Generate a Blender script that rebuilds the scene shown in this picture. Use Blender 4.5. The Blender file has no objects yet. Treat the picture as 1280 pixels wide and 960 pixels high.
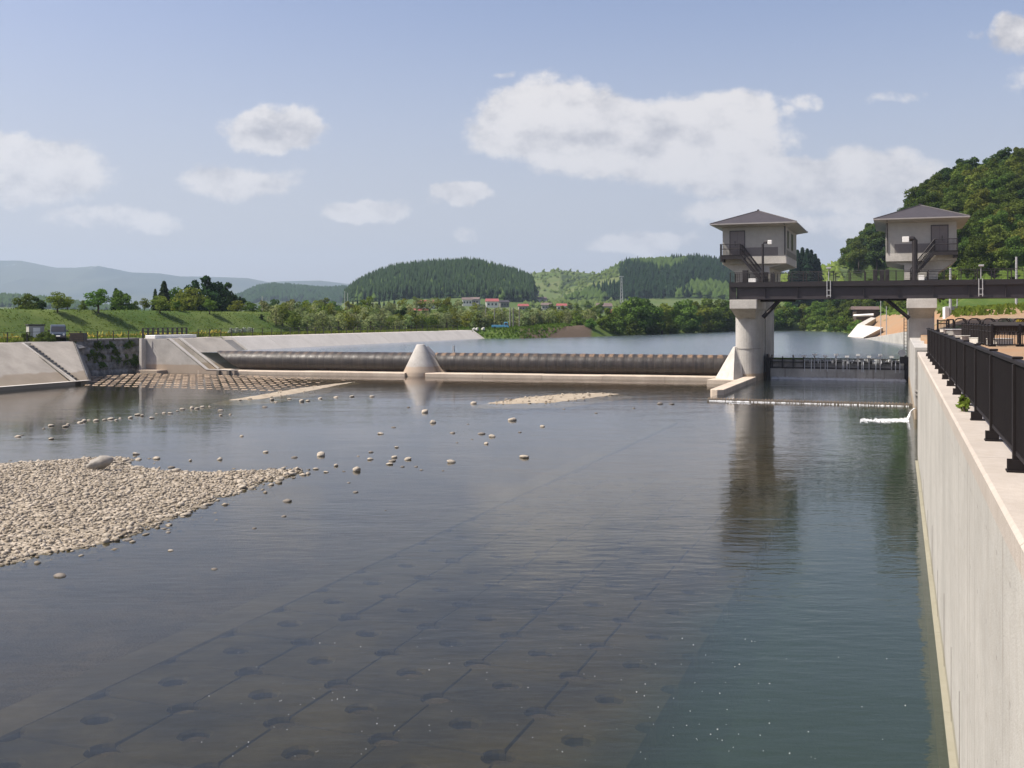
import bpy, bmesh, math, random
import numpy as np
from mathutils import Vector, Matrix

R = math.radians
SC = bpy.context.scene
COL = SC.collection

# ------------------------------------------------------------------ camera, sky, sun, exposure
EYE, FPX, HORZ = 6.5, 1300.0, 398.0
cam_data = bpy.data.cameras.new('camera')
cam = bpy.data.objects.new('camera', cam_data); COL.objects.link(cam)
cam.location = (0, 0, EYE)
cam.rotation_euler = (R(90), 0, 0)
cam_data.sensor_fit = 'HORIZONTAL'; cam_data.sensor_width = 36.0
cam_data.lens = 36.0*FPX/1280.0
cam_data.shift_y = -(480.0-HORZ)/1280.0
cam_data.clip_start = 0.1; cam_data.clip_end = 30000
SC.camera = cam
SC.render.engine = 'CYCLES'
SC.cycles.use_denoising = True
SC.cycles.max_bounces = 6; SC.cycles.diffuse_bounces = 2; SC.cycles.glossy_bounces = 3
SC.cycles.transparent_max_bounces = 10; SC.cycles.volume_bounces = 0
SC.cycles.caustics_reflective = False; SC.cycles.caustics_refractive = False
SC.cycles.sample_clamp_indirect = 4.0
SC.view_settings.view_transform = 'Standard'; SC.view_settings.look = 'None'
SC.view_settings.gamma = 1.0; SC.view_settings.use_curve_mapping = False
EXPOSURE = 0.50
SC.view_settings.exposure = EXPOSURE

SUN_AZ, SUN_EL = R(187), R(52)
S_DIR = Vector((math.cos(SUN_AZ)*math.cos(SUN_EL), math.sin(SUN_AZ)*math.cos(SUN_EL), math.sin(SUN_EL)))
sun_data = bpy.data.lights.new('sun', 'SUN')
sun_data.energy = 4.8; sun_data.angle = R(0.5); sun_data.color = (1.0, 0.93, 0.82)
sun = bpy.data.objects.new('sun', sun_data); COL.objects.link(sun)
sun.rotation_euler = S_DIR.to_track_quat('Z', 'Y').to_euler(); sun.location = (-200, -20, 250)

SKY_STRENGTH = 0.095
HAZE = 1.35e-4
def make_world():
    w = bpy.data.worlds.new('World'); SC.world = w; w.use_nodes = True
    nt = w.node_tree; N = nt.nodes; L = nt.links
    for n in list(N): N.remove(n)
    def node(t, **kw):
        n = N.new(t)
        for k, v in kw.items(): setattr(n, k, v)
        return n
    def inp(sock, v):
        if hasattr(v, 'is_linked') or isinstance(v, bpy.types.NodeSocket): L.new(v, sock)
        else: sock.default_value = v
    def M(op, a, b=0.0, c=0.0, clamp=False):
        n = node('ShaderNodeMath', operation=op); n.use_clamp = clamp
        inp(n.inputs[0], a); inp(n.inputs[1], b); inp(n.inputs[2], c); return n.outputs[0]
    def smooth(v, a, b, lo=0.0, hi=1.0):
        n = node('ShaderNodeMapRange', interpolation_type='SMOOTHSTEP')
        inp(n.inputs[0], v); n.inputs[1].default_value = a; n.inputs[2].default_value = b
        n.inputs[3].default_value = lo; n.inputs[4].default_value = hi; return n.outputs[0]
    def mix(f, a, b):
        n = node('ShaderNodeMix', data_type='RGBA'); inp(n.inputs[0], f); inp(n.inputs[6], a); inp(n.inputs[7], b); return n.outputs[2]
    out = node('ShaderNodeOutputWorld'); bg = node('ShaderNodeBackground'); bg.inputs[1].default_value = SKY_STRENGTH
    L.new(bg.outputs[0], out.inputs[0])
    sky = node('ShaderNodeTexSky', sky_type='NISHITA'); sky.sun_disc = False
    sky.sun_elevation = SUN_EL; sky.sun_rotation = math.atan2(S_DIR.x, S_DIR.y) % (2*math.pi)
    sky.air_density = 1.0; sky.dust_density = 3.0; sky.ozone_density = 1.5; sky.altitude = 100
    tc = node('ShaderNodeTexCoord'); sep = node('ShaderNodeSeparateXYZ'); L.new(tc.outputs['Generated'], sep.inputs[0])
    x, y, z = sep.outputs
    yy = M('MAXIMUM', M('ABSOLUTE', y), 0.08)
    u = M('DIVIDE', x, yy); v = M('DIVIDE', z, yy)
    com = node('ShaderNodeCombineXYZ'); L.new(u, com.inputs[0]); L.new(v, com.inputs[1]); L.new(M('MULTIPLY', M('SIGN', y), 3.0), com.inputs[2])
    P = com.outputs[0]
    def noise(scale, detail, rough, vec, stretch=(1, 1, 1), off=(0, 0, 0)):
        mp = node('ShaderNodeMapping'); L.new(vec, mp.inputs[0]); mp.inputs[3].default_value = stretch; mp.inputs[1].default_value = off
        n = node('ShaderNodeTexNoise'); n.inputs['Scale'].default_value = scale; n.inputs['Detail'].default_value = detail
        n.inputs['Roughness'].default_value = rough; L.new(mp.outputs[0], n.inputs['Vector']); return n
    wn = noise(9, 5, 0.6, P)
    sub = node('ShaderNodeVectorMath', operation='SUBTRACT'); L.new(wn.outputs['Color'], sub.inputs[0]); sub.inputs[1].default_value = (.5, .5, .5)
    scl = node('ShaderNodeVectorMath', operation='MULTIPLY'); L.new(sub.outputs[0], scl.inputs[0]); scl.inputs[1].default_value = (.12, .055, 0)
    add = node('ShaderNodeVectorMath', operation='ADD'); L.new(P, add.inputs[0]); L.new(scl.outputs[0], add.inputs[1])
    PW = add.outputs[0]
    # cloud banks: direction (pixel of the photograph's view axis), half sizes, weight
    blobs = [(40, 218, 145, 52, 1.0), (-60, 200, 110, 60, 1.0), (135, 275, 130, 24, .62), (345, 165, 78, 30, .95), (300, 228, 95, 30, .75), (455, 256, 64, 20, 1.0),
             (568, 246, 44, 18, .95), (195, 285, 60, 18, .6), (590, 296, 26, 14, .6), (650, 160, 100, 55, 1.05), (720, 165, 120, 70, 1.15), (850, 180, 160, 70, 1.2),
             (930, 150, 60, 40, .9), (960, 225, 150, 45, 1.1), (1090, 225, 100, 50, 1.0), (940, 275, 110, 30, .85), (815, 310, 80, 18, .75), (1075, 290, 80, 40, .7),
             (1265, 45, 50, 32, .8), (1000, 130, 50, 16, .5), (1130, 118, 70, 13, .45), (640, 98, 34, 8, .45), (225, 365, 120, 10, .5), (1330, 120, 90, 60, .5),
             (60, 360, 200, 14, .45)]
    dens = None; low = None
    for (bx, by, rx, ry, wt) in blobs:
        c = ((bx-640)/FPX, (HORZ-by)/FPX)
        s1 = node('ShaderNodeVectorMath', operation='SUBTRACT'); L.new(PW, s1.inputs[0]); s1.inputs[1].default_value = (c[0], c[1], 3)
        m1 = node('ShaderNodeVectorMath', operation='MULTIPLY'); L.new(s1.outputs[0], m1.inputs[0]); m1.inputs[1].default_value = (FPX/rx, FPX/ry, 1)
        ln = node('ShaderNodeVectorMath', operation='LENGTH'); L.new(m1.outputs[0], ln.inputs[0])
        d = M('MULTIPLY', smooth(ln.outputs['Value'], 1.35, 0.25), wt)
        dens = d if dens is None else M('MAXIMUM', dens, d)
    det = noise(24, 8, 0.62, P, (1, 1.5, 1)).outputs[0]
    det2 = noise(70, 5, 0.6, P, (1, 1.3, 1)).outputs[0]
    far = noise(2.2, 7, 0.6, tc.outputs['Generated'], (1, 1, 2.2)).outputs[0]
    behind = M('MULTIPLY', smooth(far, .5, .68), smooth(M('ABSOLUTE', u), .62, .9))
    dd = M('ADD', dens, M('ADD', M('MULTIPLY', M('SUBTRACT', det, .5), .95), M('MULTIPLY', M('SUBTRACT', det2, .5), .3)))
    a = M('MULTIPLY', smooth(dd, .30, .68), smooth(dens, .02, .25))
    a = M('MAXIMUM', a, M('MULTIPLY', behind, .7))
    a = M('MULTIPLY', a, smooth(z, 0.0, .03))
    # cloud body: brighter billows and greyer bases, from the same noise looked up a little towards the sun
    det_up = noise(24, 8, 0.62, P, (1, 1.5, 1), (.014, -.032, 0)).outputs[0]
    big = noise(7, 4, 0.55, P, (1, 1.6, 1), (0.3, .2, 0)).outputs[0]
    sh = M('ADD', M('MULTIPLY', M('SUBTRACT', det, det_up), 1.15), M('MULTIPLY', M('SUBTRACT', big, .42), .9))
    shade = smooth(sh, -.42, .26)
    k = 1.0/SKY_STRENGTH/2**EXPOSURE
    ccol = mix(shade, (.50*k, .495*k, .53*k, 1), (.90*k, .86*k, .84*k, 1))
    # thin veil of haze that whitens the low sky
    veil = smooth(z, .34, .0, 0.0, 1.0)
    skyc = node('ShaderNodeMix', data_type='RGBA', blend_type='MULTIPLY'); skyc.inputs[0].default_value = 1.0
    L.new(sky.outputs[0], skyc.inputs[6]); skyc.inputs[7].default_value = (1.24, 1.12, 1.18, 1)
    base = mix(M('MULTIPLY', veil, .82), skyc.outputs[2], (.62*k, .625*k, .67*k, 1))
    low_haze = smooth(z, .10, .25, .8, 1.0)
    L.new(mix(M('MULTIPLY', M('MULTIPLY', a, .95), low_haze), base, ccol), bg.inputs[0])
make_world()

# ------------------------------------------------------------------ frames: s along the river wall, r across it (to the right), z up from the lower water
TH = math.atan2(484.0, FPX)
SD, CD = math.sin(TH), math.cos(TH)
ROT = -TH                                   # z rotation that turns local (x=r, y=s) into the world
def F(s, r, z=0.0): return (SD*s+CD*r, CD*s-SD*r, z)
def SR(x, y): return (SD*x+CD*y, CD*x-SD*y)
def G(px, py, z=0.0):                       # where the sight line meets the level z
    Y = (EYE-z)*FPX/(py-HORZ); return ((px-640.0)*Y/FPX, Y, z)
def D(px, py, Y): return ((px-640.0)*Y/FPX, Y, EYE-(py-HORZ)*Y/FPX)
def r_at(px, s):                            # r of the point of line s seen in direction px
    k = (px-640.0)/FPX; return (k*CD*s-SD*s)/(CD+k*SD)
def s_at(px, r):
    k = (px-640.0)/FPX; return (-k*SD*r-CD*r)/(SD-k*CD)

# ------------------------------------------------------------------ materials
MATS = {}
class NT:
    def __init__(self, name):
        m = bpy.data.materials.new(name); m.use_nodes = True; self.m = m; self.nt = m.node_tree
        self.N = self.nt.nodes; self.L = self.nt.links
        for n in list(self.N): self.N.remove(n)
        self.out = self.N.new('ShaderNodeOutputMaterial')
    def n(self, t, **kw):
        x = self.N.new(t)
        for k, v in kw.items(): setattr(x, k, v)
        return x
    def set(self, sock, v):
        if isinstance(v, bpy.types.NodeSocket): self.L.new(v, sock)
        else: sock.default_value = v
    def pos(self):
        if not hasattr(self, '_pos'): self._pos = self.n('ShaderNodeNewGeometry').outputs['Position']
        return self._pos
    def obj(self): return self.n('ShaderNodeTexCoord').outputs['Object']
    def noise(self, scale, detail=4, rough=.55, vec=None, stretch=(1, 1, 1), rot=0.0, out=0):
        mp = self.n('ShaderNodeMapping'); self.L.new(vec or self.pos(), mp.inputs[0]); mp.inputs[3].default_value = stretch; mp.inputs[2].default_value = (0, 0, rot)
        x = self.n('ShaderNodeTexNoise'); x.inputs['Scale'].default_value = scale; x.inputs['Detail'].default_value = detail; x.inputs['Roughness'].default_value = rough
        self.L.new(mp.outputs[0], x.inputs['Vector']); return x.outputs[out]
    def math(self, op, a, b=0.0, clamp=False):
        x = self.n('ShaderNodeMath', operation=op); x.use_clamp = clamp; self.set(x.inputs[0], a); self.set(x.inputs[1], b); return x.outputs[0]
    def ramp(self, v, a, b, lo=0.0, hi=1.0):
        x = self.n('ShaderNodeMapRange', interpolation_type='SMOOTHSTEP'); self.set(x.inputs[0], v)
        for i, q in zip((1, 2, 3, 4), (a, b, lo, hi)): x.inputs[i].default_value = q
        return x.outputs[0]
    def mix(self, f, a, b, blend='MIX'):
        x = self.n('ShaderNodeMix', data_type='RGBA', blend_type=blend)
        c = lambda q: q if isinstance(q, bpy.types.NodeSocket) or len(q) == 4 else (*q, 1)
        self.set(x.inputs[0], f); self.set(x.inputs[6], c(a)); self.set(x.inputs[7], c(b)); return x.outputs[2]
    def bump(self, h, strength=.3, dist=.05):
        x = self.n('ShaderNodeBump'); x.inputs['Strength'].default_value = strength; x.inputs['Distance'].default_value = dist; self.L.new(h, x.inputs['Height']); return x.outputs[0]
    def bsdf(self, col, rough=.8, normal=None, metal=0.0, spec=.5):
        p = self.n('ShaderNodeBsdfPrincipled'); self.set(p.inputs['Base Color'], col if isinstance(col, bpy.types.NodeSocket) else (*col, 1))
        self.set(p.inputs['Roughness'], rough); p.inputs['Metallic'].default_value = metal; p.inputs['Specular IOR Level'].default_value = spec
        if normal is not None: self.L.new(normal, p.inputs['Normal'])
        return p.outputs[0]
    def done(self, sh, key):
        self.L.new(sh, self.out.inputs[0]); MATS[key] = self.m; return self.m
    def sepz(self):
        x = self.n('ShaderNodeSeparateXYZ'); self.L.new(self.pos(), x.inputs[0]); return x.outputs

def concrete(key, col, dirt=(.25, .2, .14), streak=.35, silt_or_glint=None, mott=.16, rough=.85, seams=None):
    t = NT(key)
    a = t.noise(.45, 6, .6); b = t.noise(7, 5, .6); f = t.noise(45, 3, .6)
    c = t.mix(t.ramp(a, .3, .7), tuple(q*(1-mott) for q in col), tuple(min(.9, q*(1+mott)) for q in col))
    c = t.mix(t.ramp(b, .3, .75, 0, .22), c, dirt)
    c = t.mix(t.ramp(f, .55, .8, 0, .3), c, tuple(q*.7 for q in col))
    st = t.noise(2.6, 5, .65, None, (1, 1, .035))
    c = t.mix(t.ramp(st, .5, .78, 0, streak), c, tuple(q*.55 for q in dirt))
    if silt_or_glint:
        z = t.sepz()[2]
        zz = t.math('ADD', z, t.math('MULTIPLY', t.math('SUBTRACT', t.noise(.22, 3), .5), silt_or_glint[1]))
        c = t.mix(t.ramp(zz, silt_or_glint[0]+.1, silt_or_glint[0]-.1, 0, silt_or_glint[2]), c, silt_or_glint[3])
    if seams:                                # board joints every «seams» metres along the wall
        pos = t.n('ShaderNodeVectorRotate', rotation_type='Z_AXIS'); t.L.new(t.pos(), pos.inputs[0]); pos.inputs['Angle'].default_value = TH
        sp = t.n('ShaderNodeSeparateXYZ'); t.L.new(pos.outputs[0], sp.inputs[0])
        q = t.math('ABSOLUTE', t.math('SUBTRACT', t.math('FRACT', t.math('DIVIDE', sp.outputs[1], seams)), .5))
        c = t.mix(t.ramp(q, .4965, .4995, 0, .45), c, tuple(x*.5 for x in dirt))
        q2 = t.math('ABSOLUTE', t.math('SUBTRACT', t.math('FRACT', t.math('DIVIDE', sp.outputs[2], .9)), .5))
        c = t.mix(t.ramp(q2, .492, .499, 0, .12), c, tuple(x*.5 for x in dirt))
    if seams:                                # tie holes of the formwork
        sr = t.math('ABSOLUTE', t.math('SUBTRACT', t.math('FRACT', t.math('DIVIDE', sp.outputs[1], 1.15)), .5)); sz = t.math('ABSOLUTE', t.math('SUBTRACT', t.math('FRACT', t.math('DIVIDE', t.math('ADD', sp.outputs[2], .45), .9)), .5))
        dd = t.math('ADD', t.math('POWER', t.math('MULTIPLY', sr, 1.15), 2), t.math('POWER', t.math('MULTIPLY', sz, .9), 2)); c = t.mix(t.ramp(dd, .0009, .0003, 0, .55), c, (.10, .09, .08))
    h = t.math('ADD', t.math('MULTIPLY', b, .6), f)
    return t.done(t.bsdf(c, rough, t.bump(h, .25, .03), spec=.3), key)

def plain(key, col, rough=.6, var=.12, scale=3.0, metal=0.0, spec=.5, bump=0.0, rust=None):
    t = NT(key)
    a = t.noise(scale, 5, .6)
    c = t.mix(t.ramp(a, .3, .7), tuple(q*(1-var) for q in col), tuple(min(.95, q*(1+var)) for q in col))
    if rust: c = t.mix(t.ramp(t.noise(scale*2.3, 5, .7), .56, .75, 0, .6), c, rust)
    return t.done(t.bsdf(c, rough, t.bump(t.noise(scale*6, 4), bump, .02) if bump else None, metal, spec), key)

def leaf(key, c1, c2, c3, trans=.3):
    t = NT(key)
    at = t.n('ShaderNodeAttribute', attribute_name='tint'); oi = t.n('ShaderNodeObjectInfo')
    c = t.mix(at.outputs['Fac'], c1, c2)
    c = t.mix(t.ramp(t.noise(.55, 3, .6), .4, .68), c, c3)
    hs = t.n('ShaderNodeHueSaturation'); t.L.new(c, hs.inputs['Color'])
    t.L.new(t.math('ADD', t.math('MULTIPLY', oi.outputs['Random'], .05), .475), hs.inputs['Hue'])
    r2 = t.math('FRACT', t.math('MULTIPLY', oi.outputs['Random'], 7.31))
    t.L.new(t.math('ADD', t.math('MULTIPLY', r2, .6), .7), hs.inputs['Value'])
    d = t.n('ShaderNodeBsdfDiffuse'); tr = t.n('ShaderNodeBsdfTranslucent'); t.L.new(hs.outputs[0], d.inputs[0]); t.L.new(hs.outputs[0], tr.inputs[0])
    mx = t.n('ShaderNodeMixShader'); mx.inputs[0].default_value = trans; t.L.new(d.outputs[0], mx.inputs[1]); t.L.new(tr.outputs[0], mx.inputs[2])
    return t.done(mx.outputs[0], key)

def water(key, tint, murk, murk_f, ripple=1.0, scale=1.0, spread=1.0):
    t = NT(key)
    ang = -TH
    n1 = t.noise(2.6*scale, 3, .55, None, (.45, 1.2, 1)); n2 = t.noise(.35*scale, 3, .5, None, (.6, 1.1, 1)); n3 = t.noise(.06, 3, .5)
    calm = t.ramp(t.noise(.035, 3, .55, None, (.5, 1.5, 1)), .36, .62, .35, 1.0)
    pr = t.n('ShaderNodeVectorRotate', rotation_type='Z_AXIS'); t.L.new(t.pos(), pr.inputs[0]); pr.inputs['Angle'].default_value = TH
    sx = t.n('ShaderNodeSeparateXYZ'); t.L.new(pr.outputs[0], sx.inputs[0]); rr = t.ramp(sx.outputs[0], -22, -4, 0, 1.05)
    edge = t.math('ADD', sx.outputs[0], t.math('MULTIPLY', t.math('SUBTRACT', t.noise(.25, 4, .6), .5), 2.2)); deep = t.ramp(edge, -5.4, -2.8)
    deep_f = t.ramp(edge, -5.4, -2.6, murk_f, max(murk_f, .72)); mcol = t.mix(deep, murk, (.028, .043, .029) if key == 'water_river' else murk)
    h = t.math('ADD', t.math('MULTIPLY', n1, .35), n2)
    bp = t.n('ShaderNodeBump'); t.set(bp.inputs['Strength'], t.math('MULTIPLY', t.math('MAXIMUM', calm, rr), .30*ripple)); bp.inputs['Distance'].default_value = .10; t.L.new(h, bp.inputs['Height'])
    fr = t.n('ShaderNodeFresnel'); fr.inputs['IOR'].default_value = 1.333; t.L.new(bp.outputs[0], fr.inputs['Normal'])
    gl = t.n('ShaderNodeBsdfGlossy'); gl.inputs['Roughness'].default_value = .06*spread; t.L.new(bp.outputs[0], gl.inputs['Normal']); gl.inputs[0].default_value = (.92, .92, .95, 1)
    trn = t.n('ShaderNodeBsdfTransparent'); trn.inputs[0].default_value = (*tint, 1)
    df = t.n('ShaderNodeBsdfDiffuse'); df.inputs[0].default_value = (*murk, 1)
    mk = t.n('ShaderNodeMixShader'); t.set(mk.inputs[0], deep_f); t.L.new(mcol, df.inputs[0]); t.L.new(trn.outputs[0], mk.inputs[1]); t.L.new(df.outputs[0], mk.inputs[2])
    mx = t.n('ShaderNodeMixShader'); t.L.new(fr.outputs[0], mx.inputs[0]); t.L.new(mk.outputs[0], mx.inputs[1]); t.L.new(gl.outputs[0], mx.inputs[2])
    return t.done(mx.outputs[0], key)

concrete('wall_concrete', (.43, .42, .385), streak=.42, mott=.11, seams=4.6, silt_or_glint=(.35, .3, .7, (.23, .215, .14)))
concrete('coping_concrete', (.44, .395, .345), streak=.0, mott=.10)
concrete('pier_concrete', (.42, .41, .385), streak=.28, silt_or_glint=(.85, .5, .6, (.33, .23, .12)))
concrete('cap_concrete', (.50, .48, .44), streak=.25)
concrete('sill_concrete', (.55, .47, .38), dirt=(.3, .2, .12), streak=.1)
concrete('bank_concrete', (.40, .365, .315), streak=.12, silt_or_glint=(1.25, 1.2, .65, (.24, .185, .125)))
concrete('bright_concrete', (.55, .52, .475), streak=.1, mott=.06)
concrete('dark_concrete', (.22, .215, .205), streak=.4, silt_or_glint=(.7, .8, .6, (.12, .09, .06)))
concrete('abutment_concrete', (.42, .405, .38), streak=.2, silt_or_glint=(1.0, .5, .7, (.36, .27, .19)))
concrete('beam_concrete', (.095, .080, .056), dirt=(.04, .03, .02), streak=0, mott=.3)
concrete('gate_concrete', (.44, .425, .39), dirt=(.2, .17, .12), streak=.75, mott=.2)
plain('gate_steel', (.22, .21, .20), .5, .3, 3)
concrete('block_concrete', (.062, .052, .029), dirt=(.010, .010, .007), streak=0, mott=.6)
concrete('tooth_concrete', (.30, .225, .155), dirt=(.13, .09, .06), streak=0, mott=.35)
plain('dark_steel', (.016, .012, .013), .5, .15, 2)
plain('fence_brown', (.012, .009, .009), .6, .15, 4, spec=.25, bump=.1)
plain('girder_steel', (.034, .027, .030), .55, .12, 1.5)
plain('grey_metal', (.35, .35, .36), .45, .1, 5)
plain('white_paint', (.78, .77, .74), .5, .04, 5)
plain('house_wall', (.36, .35, .32), .8, .05, 2, bump=.15)
plain('house_panel', (.155, .143, .138), .6, .06, 3)
plain('house_door', (.15, .132, .13), .5, .05, 3)
plain('glass_dark', (.05, .05, .055), .12, .1, 2)
plain('roof_slate', (.048, .041, .044), .6, .14, 2.2, bump=.2)
plain('roof_trim', (.30, .28, .27), .6, .05, 3)
plain('bark', (.075, .058, .042), .9, .3, 5, bump=.4)
plain('red_roof', (.27, .070, .065), .6, .12, 1)
plain('brown_roof', (.14, .10, .09), .7, .12, 1)
plain('blue_paint', (.10, .32, .50), .5, .08, 1)
plain('truck_paint', (.035, .05, .075), .4, .1, 2)
plain('plaster', (.62, .60, .56), .8, .08, 1)
plain('tyre', (.02, .02, .02), .8, .1, 5)
plain('boulder_grey', (.27, .25, .22), .9, .2, 3, bump=.4)
plain('stone_light', (.36, .315, .25), .9, .25, 9, bump=.4)
plain('stone_dark', (.17, .15, .125), .9, .3, 6, bump=.5)
plain('moss_stone', (.20, .195, .19), .95, .4, 1.6, bump=.5, rust=(.08, .10, .045))
plain('foam', (.66, .68, .69), .7, .05, 6)
plain('flower_yellow', (.42, .32, .03), .8, .1, 2)
plain('flower_white', (.36, .40, .30), .8, .1, 2)
leaf('leaf_green', (.068, .118, .022), (.145, .215, .045), (.10, .16, .03))
leaf('leaf_dark', (.024, .050, .017), (.055, .092, .028), (.036, .066, .022), .2)
leaf('leaf_yellow', (.125, .165, .028), (.21, .235, .045), (.11, .15, .028), .4)
leaf('leaf_orchard', (.20, .245, .095), (.32, .345, .175), (.18, .235, .075), .5)
leaf('leaf_hill', (.056, .092, .020), (.115, .160, .036), (.080, .120, .026), .35)
leaf('leaf_hill_pale', (.105, .138, .026), (.180, .205, .046), (.11, .15, .032), .35)
leaf('leaf_conifer', (.013, .028, .014), (.030, .052, .023), (.018, .036, .016), .1)
leaf('weed', (.09, .15, .025), (.17, .23, .04), (.11, .17, .03), .5)
leaf('leaf_far', (.034, .066, .018), (.060, .098, .028), (.046, .08, .022), .2)
leaf('leaf_scrub', (.060, .095, .028), (.10, .135, .04), (.08, .115, .035), .3)
water('water_river', (.80, .77, .60), (.034, .036, .022), .34, 1.0, 1.0)
water('water_pool', (.7, .72, .66), (.045, .058, .055), .4, 1.5, 1.3)
water('water_reservoir', (.5, .6, .6), (.060, .115, .125), .85, 2.6, 1.0, 3.0)

# ------------------------------------------------------------------ mesh helpers
class MB:
    """collects faces in world coordinates, then links them as ONE mesh object"""
    def __init__(self): self.v = []; self.f = []
    def add(self, vs, fs):
        o = len(self.v); self.v += [tuple(p) for p in vs]; self.f += [tuple(i+o for i in f) for f in fs]; return self
    def box(self, s0, s1, r0, r1, z0, z1):            # box in the river frame
        s0, s1 = sorted((s0, s1)); r0, r1 = sorted((r0, r1)); z0, z1 = sorted((z0, z1))
        v = [F(s, r, z) for z in (z0, z1) for s, r in ((s0, r0), (s0, r1), (s1, r1), (s1, r0))]
        return self.add(v, [(3, 2, 1, 0), (4, 5, 6, 7), (0, 1, 5, 4), (1, 2, 6, 5), (2, 3, 7, 6), (3, 0, 4, 7)])
    def wbox(self, cx, cy, z0, z1, lx, ly, rot=0.0):    # box in the world frame
        c, s = math.cos(rot), math.sin(rot)
        v = [(cx+c*a*lx/2-s*b*ly/2, cy+s*a*lx/2+c*b*ly/2, z) for z in (z0, z1) for a, b in ((-1, -1), (1, -1), (1, 1), (-1, 1))]
        return self.add(v, [(3, 2, 1, 0), (4, 5, 6, 7), (0, 1, 5, 4), (1, 2, 6, 5), (2, 3, 7, 6), (3, 0, 4, 7)])
    def prism(self, pts, a, b):                        # pts as world points, extruded from offset a to offset b (vectors)
        n = len(pts); v = [tuple(p[i]+a[i] for i in range(3)) for p in pts]+[tuple(p[i]+b[i] for i in range(3)) for p in pts]
        return self.add(v, [tuple(range(n))[::-1], tuple(range(n, 2*n))]+[(i, (i+1) % n, n+(i+1) % n, n+i) for i in range(n)])
    def prism_rz(self, poly, s0, s1):                  # section (r,z) extruded along s
        n = len(poly); v = [F(s0, r, z) for r, z in poly]+[F(s1, r, z) for r, z in poly]
        return self.add(v, [tuple(range(n))[::-1], tuple(range(n, 2*n))]+[(i, (i+1) % n, n+(i+1) % n, n+i) for i in range(n)])
    def prism_sr(self, poly, z0, z1):                  # plan (s,r) extruded up
        n = len(poly); v = [F(s, r, z0) for s, r in poly]+[F(s, r, z1) for s, r in poly]
        return self.add(v, [tuple(range(n))[::-1], tuple(range(n, 2*n))]+[(i, (i+1) % n, n+(i+1) % n, n+i) for i in range(n)])
    def hexa(self, bottom, top):
        n = len(bottom)
        return self.add(list(bottom)+list(top), [tuple(range(n))[::-1], tuple(range(n, 2*n))]+[(i, (i+1) % n, n+(i+1) % n, n+i) for i in range(n)])
    def tube(self, pts, rad, seg=8):
        pts = [Vector(p) for p in pts]; rr = rad if isinstance(rad, (list, tuple)) else [rad]*len(pts)
        o = len(self.v); up = Vector((0, 0, 1))
        for i, p in enumerate(pts):
            d = (pts[min(i+1, len(pts)-1)]-pts[max(i-1, 0)]).normalized()
            a = d.cross(up if abs(d.z) < .95 else Vector((1, 0, 0))).normalized(); b = a.cross(d)
            for k in range(seg):
                q = 2*math.pi*k/seg; self.v.append(tuple(p+(a*math.cos(q)+b*math.sin(q))*rr[i]))
        for i in range(len(pts)-1):
            for k in range(seg):
                self.f.append((o+i*seg+k, o+i*seg+(k+1) % seg, o+(i+1)*seg+(k+1) % seg, o+(i+1)*seg+k))
        self.f.append(tuple(range(o, o+seg))[::-1]); self.f.append(tuple(range(o+(len(pts)-1)*seg, o+len(pts)*seg))); return self
    def bar(self, p, q, w, h=None):                    # square bar between two points
        return self.tube([p, q], w*.7071 if h is None else h*.7071, 4)
    def build(self, name, mat, parent=None, base=None, bevel=0.0, smooth=False, fix=True):
        me = bpy.data.meshes.new(name)
        if parent is not None: base = ORIGIN[parent.name]
        elif base is None:
            a = np.array(self.v); base = ((a[:, 0].min()+a[:, 0].max())/2, (a[:, 1].min()+a[:, 1].max())/2, a[:, 2].min())
        me.from_pydata([(x-base[0], y-base[1], z-base[2]) for x, y, z in self.v], [], self.f)
        if fix or bevel:
            bm = bmesh.new(); bm.from_mesh(me)
            if fix: bmesh.ops.recalc_face_normals(bm, faces=bm.faces)
            if bevel: bmesh.ops.bevel(bm, geom=[e for e in bm.edges if len(e.link_faces) == 2 and e.calc_face_angle(0) > .5], offset=bevel, segments=1, affect='EDGES', clamp_overlap=True)
            bm.to_mesh(me); bm.free()
        if smooth: me.polygons.foreach_set('use_smooth', [True]*len(me.polygons))
        me.materials.append(MATS[mat]); me.update()
        o = bpy.data.objects.new(name, me); COL.objects.link(o); ORIGIN[o.name] = tuple(base)
        if parent is not None: o.parent = parent
        else: o.location = base
        return o
ORIGIN = {}
def tag(o, label=None, cat=None, group=None, kind=None):
    if label: o['label'] = label
    if cat: o['category'] = cat
    if group: o['group'] = group
    if kind: o['kind'] = kind
    return o
def thing(name, base, label, cat, group=None):
    o = bpy.data.objects.new(name, None); COL.objects.link(o); o.location = base; o.empty_display_size = .2; ORIGIN[o.name] = tuple(base)
    return tag(o, label, cat, group)
def dup(o, loc=None, rotz=None, scale=None, label=None, group=None, parent=None):
    c = o.copy(); COL.objects.link(c)
    if parent is not None: c.parent = parent
    if loc is not None: c.location = loc; ORIGIN[c.name] = tuple(loc)
    if rotz is not None: c.rotation_euler = (0, 0, rotz)
    if scale is not None: c.scale = scale
    if label: c['label'] = label
    if group: c['group'] = group
    for ch in list(o.children): dup(ch, parent=c)
    return c
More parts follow.
